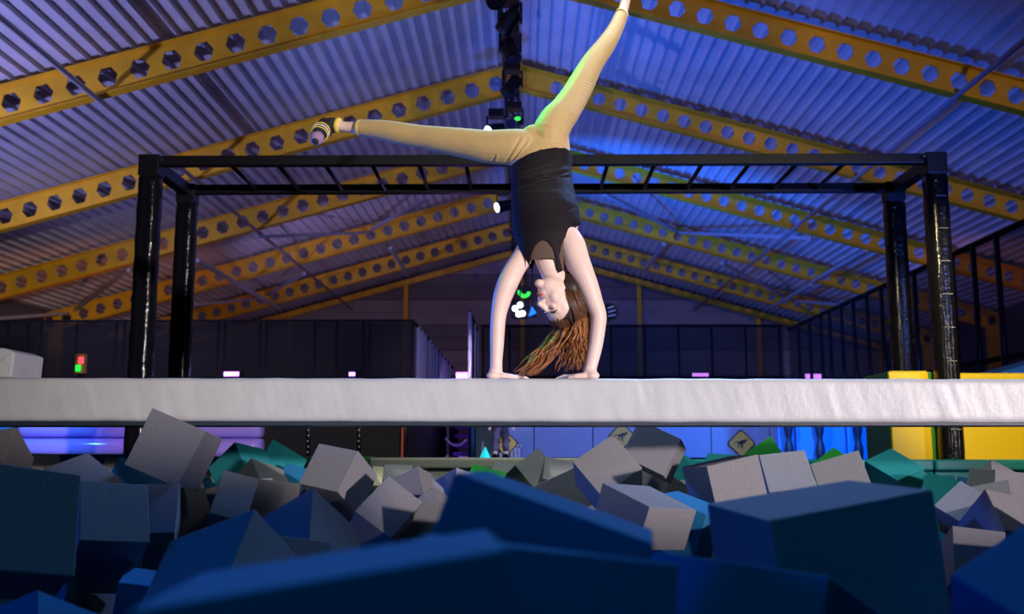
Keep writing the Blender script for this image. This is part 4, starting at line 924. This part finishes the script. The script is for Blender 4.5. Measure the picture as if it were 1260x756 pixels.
girl = thing('person', 'gymnast doing a straddled handstand on the white beam, black top, khaki leggings, long auburn hair', 'person', (at(668, 467, GY).x, GY, .39))
body = MB()
torso(body, -.002)
chain(body, LLEG, -.002); chain(body, RLEG, -.002)
chain(body, LARM); chain(body, RARM)
BT = .391
def hand(mb, wrist, side, u):
    """palm flat on the beam, fingers along u, thumb leaving the palm's side"""
    u = Vector(u).normalized(); v = Vector((u.y, -u.x, 0)) * side     # v: thumb side
    H = Vector((wrist.x, wrist.y, BT + .016)) - u * .012
    mb.tube([wrist, Vector((wrist.x, wrist.y, BT + .045)), H + Vector((0, 0, .006))], [.025, .026, .022], 14)
    mb.tube([H - u * .010, H + u * .025, H + u * .06, H + u * .088], [.024, .030, .036, .034], 14, ecc=[.017, .016, .013, .010], axis=(0, 0, 1))
    mb.ball(H - u * .004, (.026, .026, .017))
    for k, (off, ln, spread) in enumerate(((.028, .066, .16), (.0095, .076, .04), (-.0095, .070, -.06), (-.028, .054, -.20))):
        d = (u + v * spread).normalized(); r = .0082 - .0006 * (k == 3)
        a = H + u * .080 + v * off; a.z = BT + .014
        b = a + d * ln * .48; b.z = BT + .0175
        c = a + d * ln * .8; c.z = BT + .0115; e = a + d * ln; e.z = BT + .0075
        mb.tube([a, b, c, e], [r * 1.1, r, r * .9, r * .72], 8); mb.ball(e, r * .72, nu=8, nv=6)
    a = H + u * .018 + v * .022; b = H + u * .045 + v * .046; c = H + u * .072 + v * .055
    a.z = BT + .016; b.z = BT + .013; c.z = BT + .009
    mb.tube([a, b, c], [.013, .0105, .0075], 8); mb.ball(c, .0075, nu=8, nv=6)
    return H, u, v
LW = G(610.5, 457); RW = G(725.5, 457)
hand(body, LW, 1, (.72, .62, 0))
hand(body, RW, -1, (-.74, .60, 0))

# head
F_ = Vector((-.74, -.54, -.38)).normalized(); U_ = Vector((.44, .28, -.86)); U_ = (U_ - F_ * U_.dot(F_)).normalized(); R_ = F_.cross(U_).normalized()
HM = Matrix((R_, F_, U_)).transposed()
HC = G(691, 370, .03)
def hp(r, f, u): return HC + R_ * r + F_ * f + U_ * u
body.ball(hp(0, -.012, .022), (.073, .092, .084), HM, 20, 14)
body.ball(hp(0, .026, -.03), (.060, .064, .080), HM, 20, 14)
body.ball(hp(0, .040, -.072), (.046, .044, .038), HM)
body.ball(hp(0, .078, -.096), (.020, .018, .017), HM)
for s in (-1, 1):
    body.ball(hp(s * .034, .056, -.028), (.026, .024, .030), HM)
    body.ball(hp(s * .024, .066, .026), (.022, .013, .010), HM)
    body.ball(hp(s * .009, .099, -.026), (.008, .009, .007), HM)
body.tube([hp(0, .084, .018), hp(0, .098, -.006), hp(0, .110, -.022)], [.0075, .0095, .011], 10)
body.ball(hp(0, .109, -.022), .0105)
body.ball(hp(0, .078, -.052), (.026, .016, .020), HM)
# neck
body.tube([G(668, 296, .05), G(672, 314, .035), G(679, 334, .035), hp(0, -.012, -.045)], [.072, .052, .047, .050], 18)
bme = remesh(body, .0036, 3); bme.materials.append(M_skin)
bo = link('body', bme, girl)

# face details
m = MB()
for dz, rr, df in ((-.0465, .0052, 0), (-.0585, .0062, -.001)):
    m.tube([hp(-.020, .086, -.052), hp(-.009, .0935 + df, dz), hp(0, .095 + df, dz - .001), hp(.009, .0935 + df, dz), hp(.020, .086, -.052)], [.002, rr * .85, rr, rr * .85, .002], 8)
m.build('lips', M_lips, girl, smooth=True)
for s in (-1, 1):
    e = MB().ball(hp(s * .030, .0720, .006), .0112).build('eyelid', M_skin, girl, smooth=True)
    MB().tube([hp(s * .020, .079, .009), hp(s * .030, .0835, .011), hp(s * .040, .077, .009)], [.0012, .0020, .0012], 6).build('lashes', M_eye_dark, e, smooth=True)
    MB().tube([hp(s * .016, .083, .024), hp(s * .030, .080, .028), hp(s * .044, .069, .024)], [.003, .0034, .002], 6).build('eyebrow', M_hair_dark, girl, smooth=True)

# leggings: hips and both legs, cut at the waist and above the ankles
lg = MB(); torso(lg, .003, TORSO[:4]); chain(lg, LLEG[:-1], .004); chain(lg, RLEG[:-1], .004)
lg.ball(G(657, 172, .25), .062)
lme = remesh(lg, .0045, 4)
LA = G(439.5, 157, .445); LD = (G(465, 159.5, .42) - G(427, 156.5, .46)).normalized()
RA = G(765, 17, .73); RD = (G(745, 56, .59) - G(765, 17, .73)).normalized()
lme = cut(lme, lambda c: (c - LA).dot(LD) > 0 and (c - RA).dot(RD) > 0 if c.x < LA.x + .2 or c.z > RA.z - .15 else True)
# stretch folds in the groin and at the hip
def fold(me, lines):
    for v in me.vertices:
        x, y = pix(v.co); d = 0
        for (ax, ay, bx, by, amp, wd) in lines:
            dx, dy = bx - ax, by - ay; L = math.hypot(dx, dy); t = ((x - ax) * dx + (y - ay) * dy) / L / L
            if -.1 < t < 1.1:
                q = abs((x - ax) * dy - (y - ay) * dx) / L
                if q < wd * 3: d += amp * math.exp(-(q / wd) ** 2) * max(0, math.sin(PI * min(max(t, 0), 1))) ** .6
        if d: v.co += v.normal * d
fold(lme, [(620, 203, 641, 168, -.006, 1.5), (624, 203, 646, 168, .004, 1.6), (628, 202, 650, 170, -.006, 1.5), (632, 198, 652, 174, .003, 1.5), (605, 200, 610, 190, -.004, 1.3), (609, 201, 613, 190, .003, 1.3), (698, 168, 690, 158, -.003, 1.2), (700, 163, 692, 155, .003, 1.4)])
lme.materials.append(M_legging)
leg = link('leggings', lme, girl); md = leg.modifiers.new('t', 'SOLIDIFY'); md.thickness = .002; md.offset = 1
for A, D, r in ((LA, LD, 8.6 * px_m(LA) + .005), (RA, RD, 7.4 * px_m(RA) + .005)):
    for o_ in (.004, .020):
        pts = []; e1 = D.cross(Vector((0, 1, 0))).normalized(); e2 = e1.cross(D)
    MB().tube([A - D * .001, A + D * .018], [r, r * 1.06], 20).build('cuff', M_legging, leg, smooth=True)
# perforated ventilation panels on the back leg
bv = BVHTree.FromPolygons([v.co.copy() for v in lme.vertices], [tuple(p.vertices) for p in lme.polygons])
pf = MB()
def dots(px0, py0, ux, uy, wx, wy, n, mcols, r):
    for i in range(n):
        for j in range(mcols):
            x = px0 + ux * i + wx * j; y = py0 + uy * i + wy * j
            d = (G(x, y) - CAM_LOC).normalized(); hit = bv.ray_cast(CAM_LOC, d)
            if hit[0] is not None: pf.ball(hit[0] - d * .003, (r, r, r), nu=6, nv=4)
dots(703.5, 136, 1.45, -3.3, 2.6, 1.2, 12, 4, .0028)
dots(748, 41, 1.6, -2.9, 2.7, 1.3, 8, 5, .0025)
o = pf.build('perforations', M_white, leg); o['kind'] = 'stuff'

# tank top
tk = MB(); torso(tk, .009, [(664, 178, 37, .262)] + TORSO[1:9] + [(671, 312, 30, .03), (670, 330, 23, .02), (672, 345, 16, .02)])
tme = remesh(tk, .0045, 4)
HEM = [(600, 214), (626, 206), (638, 197), (650, 190), (665, 184.5), (682, 182), (695, 182.5), (705, 187), (730, 195)]
def interp(tb, x):
    for (a, b), (c, d) in zip(tb[:-1], tb[1:]):
        if x <= c: return b + (d - b) * (x - a) / (c - a)
    return tb[-1][1]
ARM_R = [(270, 740), (275.5, 715), (280, 708), (286, 700.5), (294, 694), (304, 690), (316, 688), (330, 691), (345, 694)]     # y -> x
ARM_L = [(270, 600), (286, 626), (300, 636.5), (316, 645), (330, 653), (345, 658)]
def keep_top(c):
    x, y = pix(c)
    if y < interp(HEM, x): return False
    if y > 272 and (x > interp(ARM_R, y) or x < interp(ARM_L, y)): return False
    q = at(x, y, c.y)
    front = c.y < G(671, 300, .04).y
    if front and ((x - 668.5) / 17.5) ** 2 + ((y - 337) / 41) ** 2 < 1: return False
    if not front and ((x - 670) / 17) ** 2 + ((y - 345) / 30) ** 2 < 1: return False
    if y > 337: return False
    return True
tme = cut(tme, keep_top)
fold(tme, [(630, 232, 700, 212, -.004, 2.0), (632, 224, 702, 207, .004, 2.2), (650, 218, 702, 218, -.004, 1.6), (640, 212, 690, 196, -.003, 2.0), (655, 226, 702, 214, .004, 1.8), (634, 240, 690, 236, .002, 3), (690, 262, 708, 255, -.002, 1.5)])
tme.materials.append(M_top)
tp = link('tank_top', tme, girl); md = tp.modifiers.new('t', 'SOLIDIFY'); md.thickness = .003; md.offset = 0

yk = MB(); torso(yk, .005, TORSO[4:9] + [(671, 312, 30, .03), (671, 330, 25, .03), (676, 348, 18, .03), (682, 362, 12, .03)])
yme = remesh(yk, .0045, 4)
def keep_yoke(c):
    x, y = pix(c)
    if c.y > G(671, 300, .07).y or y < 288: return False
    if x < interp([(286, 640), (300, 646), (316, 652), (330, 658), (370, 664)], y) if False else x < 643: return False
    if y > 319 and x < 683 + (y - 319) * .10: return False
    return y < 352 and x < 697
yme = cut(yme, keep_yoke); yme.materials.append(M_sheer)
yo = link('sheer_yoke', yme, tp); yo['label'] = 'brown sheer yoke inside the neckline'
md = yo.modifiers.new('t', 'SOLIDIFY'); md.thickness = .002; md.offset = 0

# feet: left one in a patterned sock, the upper one out of frame as well
def foot(ank, heel, toe, rmul, label):
    t = MB(); s = (toe - heel); up = (ank - heel).normalized()
    ball = heel + s * .68
    t.tube([ank + (ank - heel) * .25, ank, heel + s * .12 + up * .012], [.036 * rmul, .038 * rmul, .036 * rmul], 14)
    t.ball(heel + s * .06, .033 * rmul)
    t.tube([heel + s * .06, heel + s * .35 + up * .008, ball, heel + s * .88, toe], [.033 * rmul, .036 * rmul, .040 * rmul, .034 * rmul, .022 * rmul], 16, ecc=[.033 * rmul, .034 * rmul, .026 * rmul, .020 * rmul, .014 * rmul], axis=up)
    t.ball(toe, .018 * rmul)
    me = remesh(t, .0045, 4); me.materials.append(M_sock); return me, ball
ank = G(410, 154, .47); heel = G(400, 152, .50); toe = G(388.5, 173, .385)
me, ball = foot(ank, heel, toe, .95, '')
sock = link('sock', me, girl)
D = (G(445, 157.5, .44) - ank).normalized()
c = G(416, 154.3, .468); MB().tube([c - D * .008, c, c + D * .010], [.034, .0355, .033], 18).build('sock_cuff', M_sock_y, sock, smooth=True)
s = (toe - heel).normalized()
MB().ball(toe - s * .022, (.032, .032, .032), nu=14, nv=10).build('toe_cap', M_sock_p, sock, smooth=True)
vS = s.cross(D).normalized()
for k in range(3):
    q = heel + (toe - heel) * (.40 + .12 * k)
    e2 = s.cross(Vector((0, 1, 0))).normalized(); e1 = s.cross(e2).normalized()
    MB().tube([q + (e1 * math.cos(a) + e2 * math.sin(a)) * .0385 for a in [2 * PI * i / 14 for i in range(15)]], .0035, 5, cap=False).build('stripe', M_sock_y if k != 1 else M_white, sock, smooth=True)
ank = G(772.5, -13, .785); heel = G(780, -22, .81); toe = G(777, -72, .80)
me, ball = foot(ank, heel, toe, .95, '')
for v in me.vertices: pass
sk2 = link('sock', me, girl)
c = G(772, -10, .785); MB().tube([c, c + Vector((.002, 0, .016))], [.036, .037], 18).build('sock_cuff', M_sock_y, sk2, smooth=True)

# hair: a cap on the crown and long locks hanging to the beam
hc = MB(); hc.ball(hp(0, -.020, .030), (.082, .098, .090), HM, 24, 16)
hc.ball(hp(0, -.050, -.025), (.076, .056, .082), HM, 20, 14); hc.ball(hp(0, -.03, -.03), (.080, .050, .06), HM, 20, 14)
hme = remesh(hc, .005, 3)
hme = cut(hme, lambda c: (c - HC).dot(F_) < .018 + .75 * max(0, (c - HC).dot(U_) - .02))
hme.materials.append(M_hair_dark); hair = link('hair', hme, girl); md = hair.modifiers.new('t', 'SOLIDIFY'); md.thickness = .004
rnd = random.Random(11)
LOCK = {'main_lock': MB(), 'side_lock': MB(), 'root_hair': MB()}
for k in range(560):
    th = rnd.uniform(-1.25, PI + .95) * -1 + .15       # round the back and both sides of the head, not the face
    th = -PI / 2 + rnd.uniform(-1, 1) * 2.02
    u0 = rnd.uniform(-.085, .06); pts = []; u1 = .090
    if k >= 420: th = rnd.uniform(0, 2 * PI); u0 = rnd.uniform(.055, .085); u1 = rnd.uniform(.10, .120)
    for i in range(6):
        u = u0 + (u1 - u0) * i / 5
        r_ = math.sqrt(max(.05, 1 - ((u - .03) / .098) ** 2))
        pts.append(hp(.0875 * r_ * math.cos(th), -.018 + .103 * r_ * math.sin(th), u))
    lv = pts[-1]; x, y = pix(lv); q = min(1, max(0, (x - 672) / 46)); q = min(1, max(0, q + rnd.gauss(0, .10)))
    side = q > .66 or (q > .45 and rnd.random() < .35)
    if not side:
        en = G(627 + 50 * q + rnd.uniform(-4, 4), 463 - rnd.random() * (6 + 10 * q), .02 + rnd.uniform(-.05, .05))
    else:
        en = G(684 + 34 * (q - .4) / .6 + rnd.uniform(-6, 6), 428 + rnd.uniform(-14, 30), .03 + rnd.uniform(-.04, .04))
    mid = lv * .45 + en * .55 + Vector((.030 if not side else .012, 0, .01)) + Vector((rnd.uniform(-.01, .01), rnd.uniform(-.01, .01), 0))
    ph = 5 * q + rnd.uniform(-1, 1); am = rnd.uniform(.003, .010)
    hang = []
    for i in range(1, 12):
        t = i / 11; p = lv * (1 - t) ** 2 + mid * 2 * t * (1 - t) + en * t * t
        p = p + Vector((math.sin(t * 15 + ph) * am, math.cos(t * 13 + ph) * am, math.sin(t * 9 + ph) * am * .4)) * min(1, t * 1.6)
        p.z = max(p.z, BT + .003); hang.append(p)
    r0 = rnd.uniform(.0020, .0038)
    LOCK['root_hair'].tube(pts + hang[:1], [r0] * 7, 5)
    LOCK['side_lock' if side else 'main_lock'].tube(pts[-1:] + hang, [r0 * (1 - .7 * (i / 11) ** 2) for i in range(12)], 5)
LOCK['root_hair'].build('root_hair', M_hair_root, hair, smooth=True)
LOCK['main_lock'].build('main_lock', M_hair, hair, smooth=True)
LOCK['side_lock'].build('side_lock', M_hair, hair, smooth=True)

# ================================================================== child standing by the far barrier
KY = 13.45; ks = KY / FPX
def K(px, z, dy=0): return Vector((xp(px, KY), KY + dy, z))
kid = thing('person', 'child in dark clothes with patterned leggings standing at the far barrier', 'person', K(616, 0))
kb = MB()
kb.tube([K(616, .50), K(616, .62), K(616, .76), K(616, .84)], [.095, .085, .10, .06], 14, ecc=[.07, .065, .07, .05], axis=(0, 1, 0))
for s, xa, xk, xf in ((-1, 612, 610.5, 609.5), (1, 620, 622, 622.5)):
    kb.tube([K(xa, .53), K((xa + xk) / 2, .40), K(xk, .27, -.02), K(xf, .12), K(xf, .04)], [.064, .055, .043, .034, .032], 12)
    kb.tube([K(xf, .03, .02), K(xf - s * -.3, .025, -.05), K(xf + s * .6, .02, -.12)], [.034, .034, .022], 10)
    ax = 616 + s * 8; hx = (602.5 if s < 0 else 632)
    kb.tube([K(616 + s * 7, .82), K(ax + s * 3, .68), K((ax + hx) / 2 + s * 3, .56, -.02), K(hx, .47, -.05)], [.036, .032, .026, .020], 10)
    kb.ball(K(hx, .435, -.055), (.022, .018, .034))
    for q in range(4): kb.tube([K(hx - .9 + .6 * q, .42, -.055), K(hx - .9 + .6 * q, .385, -.062)], [.0075, .006], 6)
    kb.tube([K(hx - s * 1.2, .445, -.06), K(hx - s * 2.2, .41, -.07)], [.008, .006], 6)
kb.tube([K(616, .83), K(616, .90)], [.038, .036], 10)
kb.ball(K(616, .975), (.072, .082, .095)); kb.ball(K(616, .945, -.075), (.012, .014, .014)); kb.ball(K(616, .915, -.05), (.035, .03, .02))
kme = remesh(kb, .007, 2); kme.materials.append(M_skin); link('body', kme, kid)
m = MB(); m.tube([K(616, .46), K(616, .62), K(616, .77), K(616, .85)], [.112, .102, .115, .062], 14, ecc=[.085, .08, .085, .055], axis=(0, 1, 0))
for s in (-1, 1): m.tube([K(616 + s * 7, .82), K(616 + s * 11, .68), K(616 + s * 13.6, .58, -.01)], [.046, .042, .036], 10)
me = remesh(m, .009, 2); me.materials.append(M_black_matt); link('shirt', me, kid)
M_camo = mat('camo_leggings', (.012, .012, .016), .8, col2=(.20, .17, .28), vscale=9)
m = MB()
for s, xa, xk, xf in ((-1, 612, 610.5, 609.5), (1, 620, 622, 622.5)):
    m.tube([K(xa, .54), K((xa + xk) / 2, .40), K(xk, .27, -.02), K(xf, .11)], [.074, .064, .051, .042], 12)
me = remesh(m, .009, 2); me.materials.append(M_camo); link('leggings', me, kid)
for s, xf in ((-1, 609.5), (1, 622.5)):
    MB().tube([K(xf, .04, .03), K(xf, .035, -.05), K(xf + s * .6, .03, -.135)], [.042, .042, .028], 12).build('shoe', M_black_matt, kid, smooth=True)
MB().ball(K(616, .995, .012), (.080, .088, .092)).build('hair', M_hair_dark, kid, smooth=True)
for s in (-1, 1): MB().ball(K(616 + s * 2.6, .975, -.074), .010, nu=8, nv=6).build('eye', M_eye_dark, kid)

# ================================================================== foam cubes in the pit
def foam_mesh(seed):
    r = random.Random(seed); bm = bmesh.new(); bmesh.ops.create_cube(bm, size=1)
    for v in bm.verts: v.co += Vector((r.uniform(-.012, .012), r.uniform(-.012, .012), r.uniform(-.012, .012)))
    bmesh.ops.bevel(bm, geom=list(bm.edges), offset=.016, segments=2, affect='EDGES', profile=.5)
    me = bpy.data.meshes.new('foam_cube'); bm.to_mesh(me); bm.free()
    for p in me.polygons: p.use_smooth = True
    return me
FM = {c: [] for c in M_foam}
for c in M_foam:
    for k in range(3):
        me = foam_mesh(hash(c) % 97 + k if False else len(c) * 11 + k); me.materials.append(M_foam[c]); FM[c].append(me)
def foam(i, col, loc, quat, dims, label, group):
    o = bpy.data.objects.new('foam_cube', FM[col][i % 3]); COL.objects.link(o)
    o.location = loc; o.rotation_mode = 'QUATERNION'; o.rotation_quaternion = quat; o.scale = dims
    md = o.modifiers.new('n', 'WEIGHTED_NORMAL')
    tag(o, label, 'foam cube', group)
for i, (col, loc, quat, dims, label) in enumerate(FOAM):
    foam(i, col, loc, quat, dims, label, 'foam cubes heaped in the pit')
for i, (col, loc, quat, dims, label) in enumerate(FILL):
    foam(i, col, loc, quat, dims, label, 'buried foam cubes')
